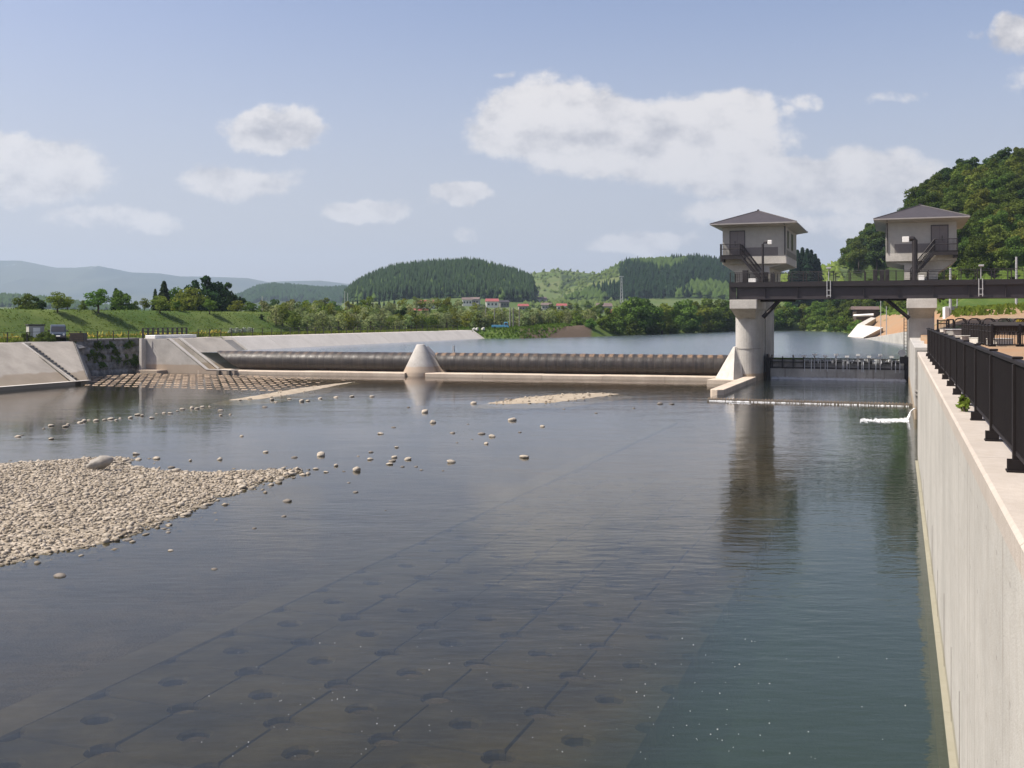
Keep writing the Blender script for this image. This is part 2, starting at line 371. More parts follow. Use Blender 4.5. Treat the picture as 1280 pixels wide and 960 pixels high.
def mesh_np(name, verts, faces, mat, base=(0, 0, 0), tint=None, smooth=False, parent=None):
    """verts (n,3) and faces (m,k) arrays -> one object"""
    me = bpy.data.meshes.new(name); n, m, k = len(verts), len(faces), faces.shape[1]
    if parent is not None: base = ORIGIN[parent.name]
    me.vertices.add(n); me.vertices.foreach_set('co', (np.asarray(verts, float)-np.array(base)).astype(np.float32).ravel())
    me.loops.add(m*k); me.loops.foreach_set('vertex_index', faces.astype(np.int32).ravel())
    me.polygons.add(m); me.polygons.foreach_set('loop_start', np.arange(0, m*k, k, dtype=np.int32)); me.polygons.foreach_set('loop_total', np.full(m, k, np.int32))
    me.update(calc_edges=True)
    if tint is not None:
        at = me.attributes.new('tint', 'FLOAT', 'FACE'); at.data.foreach_set('value', np.asarray(tint, np.float32))
    if smooth: me.polygons.foreach_set('use_smooth', np.ones(m, bool))
    me.materials.append(MATS[mat])
    o = bpy.data.objects.new(name, me); COL.objects.link(o); ORIGIN[o.name] = tuple(base)
    if parent is not None: o.parent = parent
    else: o.location = base
    return o
def structure(o): o['kind'] = 'structure'; return o

# value noise for shaping ground and stones
def vnoise(x, y, seed=0):
    xi = np.floor(x).astype(np.int64); yi = np.floor(y).astype(np.int64); fx = x-xi; fy = y-yi
    fx = fx*fx*(3-2*fx); fy = fy*fy*(3-2*fy)
    def h(a, b):
        q = (a*374761393+b*668265263+seed*974711) & 0x7fffffff; q = ((q ^ (q >> 13))*1274126177) & 0x7fffffff; return ((q ^ (q >> 16)) & 0xffff)/65535.0
    return (h(xi, yi)*(1-fx)+h(xi+1, yi)*fx)*(1-fy)+(h(xi, yi+1)*(1-fx)+h(xi+1, yi+1)*fx)*fy
def fbm(x, y, seed=0, oct=4):
    a = 0; w = .5
    for i in range(oct): a = a+w*vnoise(x*2**i, y*2**i, seed+i*17); w *= .5
    return a/(1-.5**oct)

# ------------------------------------------------------------------ ground
ZRES = 2.38                                            # level of the reservoir; the lower river is at z = 0
def sdpoly(x, y, P):
    """signed distance to polygon P (positive outside)"""
    d = np.full(x.shape, 1e18); ins = np.zeros(x.shape, bool); n = len(P)
    for i in range(n):
        ax, ay = P[i]; bx, by = P[(i+1) % n]; ex, ey = bx-ax, by-ay
        t = np.clip(((x-ax)*ex+(y-ay)*ey)/(ex*ex+ey*ey), 0, 1); dx = x-ax-t*ex; dy = y-ay-t*ey
        d = np.minimum(d, dx*dx+dy*dy)
        c = (ay > y) != (by > y); ins ^= c & (x < (bx-ax)*(y-ay)/((by-ay) if by != ay else 1e-9)+ax)
    return np.where(ins, -1, 1)*np.sqrt(d)
def f2(s, r): return F(s, r)[:2]
LOWER = [f2(-70, -83.0), f2(86, -83.0), f2(96, -88.6), f2(105, -88.6), f2(105, -83.2), f2(115, -83.2), f2(115, 1.6), f2(60, 1.8), f2(-70, 1.8)]
UPPER = [f2(111, 1.6), f2(111, -83.0), f2(196.5, -82.6), (1.5, 212), (9, 222), (20, 236), (41, 280), (74, 340), (96, 350), (100, 318), (82, 247), (69, 190), (64.5, 166), f2(150, 2.2)]
def prof(px, P): return np.interp(px, [p[0] for p in P], [p[1] for p in P])
HILLS = [   # (distance, depth, height of tree cover taken off, silhouette in view angle)
    (900, 170, 8, [(405, 396), (425, 372), (440, 356), (460, 345), (490, 333), (520, 329), (547, 327), (585, 325), (605, 328), (620, 333), (650, 341), (664, 345), (676, 372), (700, 392)]),
    (1150, 230, 9, [(690, 392), (705, 350), (725, 343), (745, 336), (770, 328), (790, 322), (830, 320), (870, 318), (905, 324), (940, 332), (990, 345), (1040, 380)]),
    (1350, 200, 1.5, [(590, 395), (640, 352), (670, 341), (700, 338), (740, 340), (780, 350), (850, 390)]),
    (560, 90, 0, [(930, 396), (955, 362), (990, 347), (1015, 341), (1048, 334), (1075, 338), (1110, 380), (1150, 396)]),
    (268, 62, 5.5, [(1026, 396), (1042, 378), (1054, 330), (1062, 308), (1080, 294), (1105, 282), (1130, 256), (1150, 240), (1180, 226), (1200, 216), (1235, 211), (1254, 197), (1280, 192), (1340, 184), (1500, 178), (1800, 190)]),
    (362, 55, 7, [(1034, 396), (1044, 376), (1053, 335), (1061, 309), (1080, 294), (1105, 283), (1130, 268), (1160, 262), (1200, 300), (1250, 396)]),
    (2300, 420, 8, [(180, 396), (240, 380), (285, 372), (300, 368), (322, 358), (345, 355.5), (365, 357), (400, 361), (430, 360), (470, 366), (520, 376), (560, 396)]),
    (1500, 260, 6, [(-400, 360), (-200, 362), (-60, 366), (30, 370), (62, 373), (110, 380), (200, 391), (260, 397)]),
]
def ground_z(x, y):
    x = np.asarray(x, float); y = np.asarray(y, float)
    s = SD*x+CD*y; r = CD*x-SD*y; yy = np.maximum(y, 20); px = 640+FPX*x/yy
    sl = sdpoly(x, y, LOWER); su = sdpoly(x, y, UPPER)
    t = np.clip((s-197)/40, 0, 1)
    Lv = np.where(r < -30, 4.02+t*1.0, 4.93)
    far = np.clip((y-250)/120, 0, 1)*(r > -60)
    Lv = Lv*(1-far)+5.0*far
    Lv = Lv+np.clip(y-330, 0, 900)*.024*np.clip((px-340)/120, 0, 1)*np.clip((960-px)/120, 0, 1)
    # right bank: earth slope climbing to the hill foot
    Lv = Lv+np.clip((s-112.5)/21, 0, 1)*2.5*np.clip((su-.8)/4, 0, 1)*np.clip((r+14)/6, 0, 1)+np.clip((r-8)/25, 0, 1)*np.clip((s-110)/35, 0, 1)*2.0
    z = Lv+(fbm(x*.09, y*.09, 3)-.5)*.35*np.clip(y/60-.8, 0, 1)
    emb = np.clip((-97.6-r)/7.4, 0, 1)*np.clip((r+117)/8, 0, 1)*np.clip((300-s)/70, 0, 1)
    z = np.maximum(z, Lv+emb*3.62+(fbm(x*.25, y*.25, 5)-.5)*.25*(emb > .02))
    for (yc, w, off, P) in HILLS:
        top = EYE+(HORZ-prof(px, P))*yc/FPX-off
        m = np.where(y > 60, np.exp(-((y-yc)/w)**2*np.where(y > yc, .35, 1.0)), 0)
        z = np.maximum(z, np.where(top > 5, (top-4)*m*(1+(fbm(x/(w*.4), y/(w*.4), int(yc))-.5)*.12)+4, -9))
    shore = ZRES-.25+su/1.7
    z = np.where((su < 14) & ((s > 197) | (r > -40)) & ~((s < 200) & (r > -6)), np.minimum(z, np.maximum(shore, 1.2)), z)
    z = np.where((su < 6) & (s < 200) & (r > -6), np.minimum(z, ZRES+.6+su*1.6), z)
    z = np.where(su < 0, np.maximum(.4, ZRES-.25+su/2.2), z)
    z = np.where(sl < 0, np.maximum(-3, .2+sl*2), z)
    return z
def gz(x, y): return float(ground_z(np.array([x]), np.array([y]))[0])

def ground_material():
    t = NT('ground')
    at = t.n('ShaderNodeAttribute', attribute_name='cover'); sp = t.n('ShaderNodeSeparateColor'); t.L.new(at.outputs['Color'], sp.inputs[0])
    a = t.noise(.12, 5, .6); b = t.noise(1.6, 5, .65); f = t.noise(9, 3, .6)
    g = t.mix(t.ramp(a, .35, .65), (.055, .098, .018), (.098, .135, .030))
    g = t.mix(t.ramp(b, .5, .75, 0, .6), g, (.125, .135, .045))
    g = t.mix(t.ramp(f, .5, .7, 0, .4), g, (.035, .062, .014))
    so = t.mix(t.ramp(a, .35, .7), (.34, .205, .115), (.30, .225, .15)); so = t.mix(t.ramp(b, .5, .8, 0, .6), so, (.22, .15, .09))
    fo = t.mix(t.ramp(b, .35, .7), (.022, .040, .012), (.045, .065, .018))
    me = t.mix(t.ramp(t.noise(.02, 5, .6), .38, .62), (.070, .110, .030), (.115, .135, .05))
    c = t.mix(sp.outputs[0], g, so); c = t.mix(sp.outputs[1], c, fo); c = t.mix(sp.outputs[2], c, me); c = t.mix(t.math('SUBTRACT', 1.0, at.outputs['Alpha']), c, (.105, .078, .056))
    return t.done(t.bsdf(c, .95, t.bump(t.math('ADD', b, f), .6, .15), spec=.15), 'ground')
ground_material()
def make_ground():
    az = np.concatenate([np.arange(-180, -36, 4.0), np.arange(-36, 36.01, .17), np.arange(40, 180, 4.0)])
    az = np.radians(az); rad = np.geomspace(2.0, 6800, 520)
    A, Rr = np.meshgrid(az, rad); X = Rr*np.sin(A); Y = Rr*np.cos(A)
    Z = np.zeros_like(X)
    for i in range(0, len(rad), 40): Z[i:i+40] = ground_z(X[i:i+40], Y[i:i+40])
    nr, na = X.shape; idx = np.arange(nr*na).reshape(nr, na)
    q = np.stack([idx[:-1, :], np.roll(idx, -1, 1)[:-1, :], np.roll(idx, -1, 1)[1:, :], idx[1:, :]], -1).reshape(-1, 4)
    V = np.stack([X.ravel(), Y.ravel(), Z.ravel()], 1)
    o = mesh_np('ground', V, q[:, ::-1], 'ground', smooth=True)
    x, y, z = V.T; s = SD*x+CD*y; r = CD*x-SD*y; px = 640+FPX*x/np.maximum(y, 20)
    su = sdpoly(x, y, UPPER)
    soil = ((r > .5) & (y > 20) & (s < 260) & (z < 7.9+(fbm(x*.2, y*.2, 8)-.5)*1.6)).astype(float)
    brown = ((su < 11) & (px > 652) & (px < 738) & (r < 0) & (y > 150)).astype(float)        # bare brown bank across the reservoir
    soil = np.maximum(soil, (px > 1070) & (px < 1145) & (y > 150) & (y < 285) & (z < 7.6) & (r > -12))
    soil = np.maximum(soil, np.clip(1-np.abs(y-(520-(px-1005)*.9))/9, 0, 1)*((px > 1000) & (px < 1060)))
    soil *= (fbm(x*.3, y*.3, 21) > .26)
    forest = np.zeros_like(x)
    py = HORZ-(z-EYE)/np.maximum(y, 20)*FPX
    forest[(y > 760) & (y < 1000) & (px > 425) & (px < 668) & (py < 376)] = 1
    forest[(y > 900) & (y < 1280) & (px > 700) & (px < 1000) & (py < 376) & (fbm(x*.012, y*.012, 4) > .42)] = 1
    forest[(y > 195) & (y < 420) & (px > 1046) & (z > 9)] = .8
    forest[(y > 1200) & (px < 620) & (z > 22)] = 1
    mead = ((y > 300) & (forest < .5)).astype(float)*(1-soil)
    ca = o.data.color_attributes.new('cover', 'FLOAT_COLOR', 'POINT')
    ca.data.foreach_set('color', np.stack([soil, forest, mead*.9, 1-brown], 1).astype(np.float32).ravel())
    return structure(o)
make_ground()

def mountain():
    P1 = [(-900, 345), (-500, 322), (-250, 316), (-100, 322), (0, 325), (26, 325), (70, 334), (95, 334), (122, 331.5), (165, 340), (200, 341), (225, 345), (250, 345), (310, 347), (335, 352), (355, 351), (400, 350), (432, 354), (520, 362), (640, 380), (760, 398)]
    t = NT('mountain'); b = t.noise(.0022, 7, .6)
    z = t.sepz()[2]
    snow = t.math('MULTIPLY', t.ramp(z, 300, 400), t.ramp(t.noise(.012, 5, .6, None, (1, .3, .3)), .56, .66))
    c = t.mix(t.ramp(b, .35, .65), (.025, .042, .022), (.060, .072, .035)); c = t.mix(snow, c, (.75, .76, .8))
    t.done(t.bsdf(c, .95, spec=.1), 'mountain')
    px = np.linspace(-900, 760, 420); yd = np.linspace(4700, 7000, 70); PX, YD = np.meshgrid(px, yd)
    X = (PX-640)/FPX*YD; k = (YD-4700)/2300
    top = EYE+(HORZ-prof(PX, P1))*6600/FPX
    rid = fbm(X/700, YD/700, 11, 5); n2 = 1-np.abs(fbm(X/420, YD/900, 13, 4)-.5)*2
    shape = np.clip(k/.82, 0, 1)**1.15*(1-np.clip((k-.82)/.18, 0, 1)*.9)
    edge = np.clip(1-np.abs(k-.82)*4, 0, 1)
    Z = 3+(top-3)*shape*(1-(1-edge)*.45*(1-n2*.7-rid*.3))
    nr, na = X.shape; idx = np.arange(nr*na).reshape(nr, na)
    q = np.stack([idx[:-1, :-1], idx[:-1, 1:], idx[1:, 1:], idx[1:, :-1]], -1).reshape(-1, 4)
    return structure(mesh_np('mountains', np.stack([X.ravel(), YD.ravel(), Z.ravel()], 1), q, 'mountain', smooth=True))
mountain()

# ------------------------------------------------------------------ river bed, bars and water
def bed_material():
    t = NT('bed'); a = t.noise(.35, 5, .65); b = t.noise(2.5, 5, .65); f = t.noise(14, 3, .6)
    c = t.mix(t.ramp(a, .3, .7), (.050, .040, .028), (.115, .092, .064)); c = t.mix(t.ramp(b, .45, .75, 0, .7), c, (.03, .026, .02)); c = t.mix(t.ramp(f, .55, .75, 0, .6), c, (.17, .14, .1))
    pos = t.n('ShaderNodeVectorRotate', rotation_type='Z_AXIS'); t.L.new(t.pos(), pos.inputs[0]); pos.inputs['Angle'].default_value = TH
    sp = t.n('ShaderNodeSeparateXYZ'); t.L.new(pos.outputs[0], sp.inputs[0])
    silt_or_glint = t.mix(t.ramp(a, .3, .7), (.020, .046, .042), (.026, .056, .050))
    c = t.mix(t.ramp(sp.outputs[0], -4.3, -3.7), c, silt_or_glint)
    red = t.math('MULTIPLY', t.ramp(sp.outputs[1], 90, 99), t.ramp(sp.outputs[0], -20, -24)); c = t.mix(red, c, (.15, .095, .062))
    t.done(t.bsdf(c, .95, t.bump(t.math('ADD', a, f), .5, .1), spec=.2), 'bed')
    t = NT('gravel'); a = t.noise(.5, 5, .65); v = t.n('ShaderNodeTexVoronoi'); v.inputs['Scale'].default_value = 7; t.L.new(t.pos(), v.inputs['Vector'])
    c = t.mix(t.ramp(a, .3, .7), (.36, .31, .24), (.46, .40, .32)); c = t.mix(t.ramp(v.outputs['Distance'], .25, .6, 0, .6), c, (.15, .125, .09))
    z = t.sepz()[2]; c = t.mix(t.ramp(z, .06, -.02, 0, .8), c, (.10, .085, .055))
    t.done(t.bsdf(c, .95, t.bump(v.outputs['Distance'], .8, .06), spec=.2), 'gravel')
    t = NT('shoal'); a = t.noise(.8, 5, .65); b = t.noise(6, 4, .6)
    c = t.mix(t.ramp(a, .3, .7), (.30, .25, .185), (.40, .34, .26)); c = t.mix(t.ramp(b, .5, .8, 0, .5), c, (.16, .13, .09))
    t.done(t.bsdf(c, .95, t.bump(b, .4, .04), spec=.2), 'shoal')
bed_material()
BAR = [G(*p)[:2] for p in [(-420, 590), (0, 581), (60, 577), (130, 572), (166, 574), (150, 582), (205, 590), (262, 592), (330, 588), (372, 588), (362, 596), (318, 606), (272, 622), (228, 642), (150, 672), (62, 692), (0, 706), (-260, 770)]]
def sheet(name, poly_xy, z, mat):
    m = MB(); m.add([(x, y, z) for x, y in poly_xy], [tuple(range(len(poly_xy)))]); o = m.build(name, mat, base=(0, 0, 0))
    if o.data.polygons[0].normal.z < 0: o.data.flip_normals()
    return structure(o)
def make_bed():
    s = np.concatenate([np.arange(-40, 10, 2.0), np.arange(10, 60, .5), np.arange(60, 112.6, 1.0)]); r = np.concatenate([np.arange(-83, -30, 1.0), np.arange(-30, 1.9, .4)])
    S, Q = np.meshgrid(s, r, indexing='ij'); X = SD*S+CD*Q; Y = CD*S-SD*Q
    Z = -.62+(fbm(X*.35, Y*.35, 31)-.5)*.22
    d = sdpoly(X, Y, BAR); Z = np.where(Q < -14, np.maximum(Z, np.minimum(.05, -.06-d*.09)), Z)
    ch = np.clip((Q+4.2)/.5, 0, 1); Z = Z*(1-ch)-1.7*ch
    up = np.clip((S-76)/10, 0, 1)*np.clip((-20-Q)/4, 0, 1); Z = Z*(1-up)+(-.16+(fbm(X, Y, 33)-.5)*.14)*up
    n, m = X.shape; idx = np.arange(n*m).reshape(n, m)
    q = np.stack([idx[:-1, :-1], idx[:-1, 1:], idx[1:, 1:], idx[1:, :-1]], -1).reshape(-1, 4)
    return structure(mesh_np('river_bed', np.stack([X.ravel(), Y.ravel(), Z.ravel()], 1), q[:, ::-1], 'bed', smooth=True))
make_bed()
sheet('river_water', [f2(-60, -83.3), f2(86.4, -83.3), f2(97, -88.4), f2(105, -88.4), f2(111.5, -80), f2(111.5, -13.8), f2(82.35, -13.8), f2(82.35, 1.7), f2(-60, 1.7)], 0.0, 'water_river')
sheet('pool_water', [f2(82.3, -14.2), f2(112.4, -14.2), f2(112.4, 1.2), f2(82.3, 1.2)], 0.16, 'water_pool')
# sill line: A at the gate pier, B at the left abutment
SA, SBp = Vector((21.7, 108.3, 0)), Vector((-32.7, 121.6, 0))
EU = (SBp-SA).normalized(); EN = Vector((-EU.y, EU.x, 0)); EN = EN if EN.y > 0 else -EN; SLEN = (SBp-SA).length
def U(u, t, z=0.0): p = SA+EU*u+EN*t; return (p.x, p.y, z)
def u_at(px, t):                                       # place along the sill line seen in direction px
    k = (px-640)/FPX; bx, by = SA.x+EN.x*t, SA.y+EN.y*t; return (k*by-bx)/(EU.x-k*EU.y)
sheet('reservoir_water', [U(-3, 3.3)[:2], f2(112.4, -12), f2(112.4, 3.5), f2(150, 3.6), (66.5, 166), (71.5, 190), (85, 247), (104, 318), (99, 355), (73, 346), (39, 284), (17, 239), (6, 226), (-2.5, 216), f2(197, -84), f2(113, -84), U(SLEN+9, 3.3)[:2]], ZRES, 'water_reservoir')

def bar_mesh(name, poly, n, hfun, mat, seed):
    P = np.array(poly); lo, hi = P.min(0)-1.5, P.max(0)+1.5
    x = np.linspace(lo[0], hi[0], n); y = np.linspace(lo[1], hi[1], n); X, Y = np.meshgrid(x, y); d = sdpoly(X, Y, poly)
    Z = hfun(d, X, Y); idx = np.arange(n*n).reshape(n, n)
    q = np.stack([idx[:-1, :-1], idx[:-1, 1:], idx[1:, 1:], idx[1:, :-1]], -1).reshape(-1, 4)
    keep = (d.ravel()[q] < 1.3).any(1)
    return structure(mesh_np(name, np.stack([X.ravel(), Y.ravel(), Z.ravel()], 1), q[keep], mat, smooth=True))
def bar_h(d, X, Y): return np.where(d < 0, .02+np.minimum(-d, 4)*.075, .02-d*.25)+(fbm(X*1.3, Y*1.3, 41)-.5)*.14
bar_mesh('gravel_bar', BAR, 190, bar_h, 'gravel', 1)
SHOAL1 = [G(*p)[:2] for p in [(442, 477.5), (418, 480), (372, 486), (330, 493), (288, 500), (322, 499), (365, 492.5), (408, 484)]]
SHOAL2 = [G(*p)[:2] for p in [(772, 492.5), (740, 491.5), (700, 493.5), (655, 497), (612, 504), (640, 504.5), (690, 503), (730, 498)]]
for P in (SHOAL1, SHOAL2):
    bar_mesh('sand_shoal', P, 90, lambda d, X, Y: np.where(d < 0, .02+np.minimum(-d, 1.2)*.07, .02-d*.22)+(fbm(X*1.1, Y*1.1, 43)-.5)*.07, 'shoal', 2)

# ------------------------------------------------------------------ right bank: river wall, abutment, fence
t = thing('river_wall', F(-6, 1.6, 0), 'long pale concrete river wall running away along the right edge', 'wall')
WR, WT = .78, 4.99
m = MB(); m.prism_rz([(WR, -2.2), (2.1, -2.2), (2.1, WT-.22), (WR, WT-.22)], -6, 50.5); m.build('wall_body', 'wall_concrete', t)
s0 = -6.0
while s0 < 50.4:                                       # coping slabs with open joints
    s1 = min(s0+4.6, 50.5)
    m = MB(); m.prism_rz([(WR-.012, WT-.217), (2.13, WT-.217), (2.13, WT), (WR+.02, WT), (WR-.012, WT-.03)], s0+.006, s1-.006); m.build('coping_slab', 'coping_concrete', t); s0 = s1
t_w = t
m = MB()
for s in (13.4, 15.6, 18.0, 20.8, 24.2, 28.2, 33, 38.5): # weep stains below short joints
    m.box(s, s+.035, WR-.006, WR+.01, -.3, 1.15+.3*math.sin(s*7))
m.build('wall_joint', 'dark_concrete', t)
m = MB(); m.box(-6, 50.5, WR-.10, WR+.01, -2.2, .07); m.build('wall_footing', 'wall_concrete', t)

t = thing('gate_abutment', F(71.8, 1, 0), 'tall concrete abutment block between the gate and the river wall', 'abutment')
m = MB(); m.prism_rz([(.93, -2.2), (3.6, -2.2), (3.6, 4.65), (.93, 4.65)], 71.8, 116.5); m.build('abutment_body', 'pier_concrete', t, bevel=.03)
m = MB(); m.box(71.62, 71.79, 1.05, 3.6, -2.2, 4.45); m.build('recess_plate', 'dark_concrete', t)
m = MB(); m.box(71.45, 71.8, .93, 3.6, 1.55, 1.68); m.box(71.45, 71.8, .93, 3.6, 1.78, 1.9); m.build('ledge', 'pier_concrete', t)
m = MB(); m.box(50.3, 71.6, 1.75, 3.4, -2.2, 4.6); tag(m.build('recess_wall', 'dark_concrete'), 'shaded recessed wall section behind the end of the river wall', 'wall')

# fence of dark brown bars on the coping
FR = 1.09
t = thing('picket_fence', F(3, FR, WT), 'long dark brown picket fence standing on the river wall coping', 'fence')
m = MB(); m.box(2.0, 46.3, FR-.035, FR+.035, 6.05, 6.10); m.build('top_rail', 'fence_brown', t, bevel=.008)
posts = [2.77*i+.25 for i in range(1, 17)]
for a, b in zip(posts[:-1], posts[1:]):
    m = MB(); m.box(a+.06, b-.06, FR-.02, FR+.02, 5.16, 5.20); m.build('bottom_rail', 'fence_brown', t)
    m = MB(); k = int((b-a-.12)/.095)
    for i in range(k):
        s = a+.09+(b-a-.18)*i/(k-1); m.box(s-.012, s+.012, FR-.014, FR+.014, 5.201, 6.049)
    m.build('picket_panel', 'fence_brown', t)
for s in posts:
    m = MB(); m.box(s-.035, s+.035, FR-.045, FR+.045, WT+.02, 6.049); m.box(s-.045, s+.045, FR-.05, FR+.05, 6.10, 6.125); p = m.build('post', 'fence_brown', t, bevel=.006)
    m = MB(); m.box(s-.085, s+.085, FR-.10, FR+.10, WT, WT+.018); m.box(s-.055, s-.04, FR-.09, FR+.06, WT+.018, WT+.12); m.box(s+.04, s+.055, FR-.09, FR+.06, WT+.018, WT+.12); m.build('base_plate', 'fence_brown', p)

# the small jet beside the abutment, and its foam
def foam_patch(name, pts, n, rad, label, cat, z=0.012, seed=1, along=0.0, hk=.35, bias=1.0):
    rg = random.Random(seed); m = MB()
    for i in range(n):
        k = rg.random()**bias*(len(pts)-1)*.9999; j = int(k); f = k-j; a, b = pts[j], pts[j+1]
        x = a[0]+(b[0]-a[0])*f+rg.gauss(0, a[2]); y = a[1]+(b[1]-a[1])*f+rg.gauss(0, a[2]); q = rad*(.5+rg.random()); h = q*hk; g = rg.gauss(0, along); x += SD*g; y += CD*g
        ring = [(x+q*math.cos(w)*(1+.3*rg.random()), y+q*math.sin(w)*(1+.3*rg.random()), z) for w in np.linspace(0, 2*math.pi, 6)[:-1]]
        m.add(ring+[(x, y, z+h)], [(i, (i+1) % 5, 5) for i in range(5)])
    return tag(m.build(name, 'foam', fix=False, smooth=True), label, cat, kind='stuff')
m = MB(); rj = random.Random(3)
for q in range(9):                                    # strands of the falling jet
    ds, w = rj.gauss(0, .10), rj.uniform(.012, .03); pts = []
    for i in range(8):
        k = i/7; x, y, _ = F(71.5-.35*k+ds, .98-(.42+.12*rj.random())*k**.8, 0); pts.append((x, y, .72*(1-k**1.7)+.02*rj.random()))
    m.tube(pts, [w, w*1.1, w*1.2, w*1.3, w*1.4, w*1.7, w*2.0, w*2.3], 6)
tag(m.build('water_jet', 'foam', smooth=True), 'white jet of water spilling from the abutment corner', 'water jet')
foam_patch('jet_foam', [(*F(71.1, .55), .20), (*F(70.8, .1), .22), (*F(70.4, -.6), .2), (*F(70.1, -1.3), .16), (*F(70.0, -2.3), .14)], 1300, .034, 'white foam spreading from the water jet', 'foam', seed=2, along=.55, hk=.6, bias=2.0)

# ------------------------------------------------------------------ the gate: piers, guide wall, gate leaf, weir
PC = (-14.55, 2.0)
def pier(rc, label, left):
    t = thing('gate_pier', F(108.5, rc, 0), label, 'pier')
    w = 1.2 if left else 1.15
    ring = [(107.0+w*(1-math.cos(a))*.9, rc+w*math.sin(a)) for a in np.linspace(-math.pi/2, math.pi/2, 13)]
    ring = [(s+.0, r) for s, r in ring]
    nose = [(107.0+w-w*math.cos(a), rc+w*math.sin(a)) for a in np.linspace(-math.pi/2, math.pi/2, 15)] if left else [(107.0, rc-w), (107.0, rc+w)]
    body = nose+[(118.5, rc+w), (118.5, rc-w)]
    m = MB(); m.prism_sr(body, -2, 7.35); m.build('shaft', 'pier_concrete', t)
    if left:
        m = MB(); m.prism_sr([(106.96+w+.0-(w+.02)*math.cos(a), rc+(w+.02)*math.sin(a)) for a in np.linspace(-math.pi/2, math.pi/2, 15)]+[(109, rc+w+.02), (109, rc-w-.02)], 3.4, 3.44)
        m.build('shaft_joint', 'dark_concrete', t)
    w2 = 1.22
    m = MB(); b = [F(106.9, rc-w+.02, 6.75 if not left else 6.6), F(106.9, rc+w-.02, 6.75 if not left else 6.6), F(113, rc+w-.02, 6.6), F(113, rc-w+.02, 6.6)]
    m.hexa([F(107.1, rc-w+.3, 6.45), F(107.1, rc+w-.3, 6.45), F(113, rc+w-.3, 6.45), F(113, rc-w+.3, 6.45)], [F(105.1, rc-w2-.05, 7.45), F(105.1, rc+w2+.05, 7.45), F(113, rc+w2+.05, 7.45), F(113, rc-w2-.05, 7.45)])
    m.build('cap_flare', 'pier_concrete', t)
    m = MB(); m.box(104.95, 113.2, rc-w2-.1, rc+w2+.1, 7.455, 8.36); m.build('cap', 'cap_concrete', t, bevel=.03)
    m = MB(); m.box(106.9, 107.5, rc-.3, rc+.3, 8.36, 8.45); m.build('bearing', 'grey_metal', t)
    # rear shaft carrying the gate house
    m = MB(); m.box(112.6, 120.2, rc-1.18, rc+1.32, -2, 9.85) if left else m.box(113.3, 119.5, rc-1.1, rc+1.1, 4, 10.0)
    m.build('rear_shaft', 'pier_concrete', t)
    m = MB(); m.prism_sr([(109.6, rc-1.5), (109.6, rc+1.5), (119.4, rc+1.5), (119.4, rc-1.5)], 9.9, 11.6); m.build('house_column', 'cap_concrete', t)
    return t
pl = pier(PC[0], 'round nosed concrete pier standing in the river at the bridge end', True)
pr = pier(PC[1], 'square concrete pier beside the river wall under the bridge', False)
m = MB(); m.hexa([F(104.9, -15.5, .385), F(106.7, -17.6, .385), F(112, -17.6, .385), F(112, -15.4, .385), F(106.6, -14.8, .385)], [F(107.35, -15.72, 3.6), F(107.5, -15.9, 3.6), F(112, -15.9, 3.6), F(112, -15.4, 3.6), F(107.6, -15.2, 3.6)]); m.build('dam_buttress', 'cap_concrete', pl)
m = MB(); m.box(103.6, 107.0, -17.9, -14.76, -1, .384); m.build('apron', 'sill_concrete', pl)
m = MB(); m.prism_sr([(86.6, -14.55), (86.5, -14.1), (86.9, -13.62), (107.2, -13.55), (107.2, -14.75), (87.0, -14.75)], -2, .6)
tag(m.build('guide_wall', 'sill_concrete', bevel=.03), 'low pale concrete guide wall pointing downstream from the round pier', 'wall')

t = thing('sluice_gate', F(112., -6, 0), 'wide low sluice gate with a row of spoiler posts and overflow', 'gate')
g0, g1 = -13.1, .9
m = MB(); m.box(112., 112.7, g0, g1, -1.8, 1.25); m.build('lower_panel', 'gate_concrete', t)
m = MB(); m.box(112.45, 112.6, g0, g1, 1.25, 2.2); m.build('upper_panel', 'gate_steel', t)
m = MB(); m.box(112.15, 112.44, g0, g1, 1.3, 1.42); m.box(112.15, 112.44, g0, g1, 1.9, 1.98); m.build('cross_beam', 'dark_steel', t)
for i in range(13):
    r = g0+.55+i*(g1-g0-1.1)/12; hi = 2.78 if i % 2 == 0 else 2.62
    m = MB(); m.box(112.05, 112.43, r-.055, r+.055, 1.25, hi-.10); p = m.build('spoiler_post', 'dark_steel' if i < 4 else 'grey_metal', t)
    if i > 2:
        m = MB(); m.box(111.85, 112.55, r-.19, r+.19, hi-.12, hi+.06); m.build('post_cap', 'white_paint', p)
for r in (g0+.02, g1-.42):
    m = MB(); m.box(111.6, 112.8, r, r+.22, -1, 2.75); m.box(111.5, 111.7, r+.25, r+.42, 0, 2.2); m.box(111.4, 112.8, r, r+.42, 2.3, 2.42); m.build('side_frame', 'dark_steel', t)
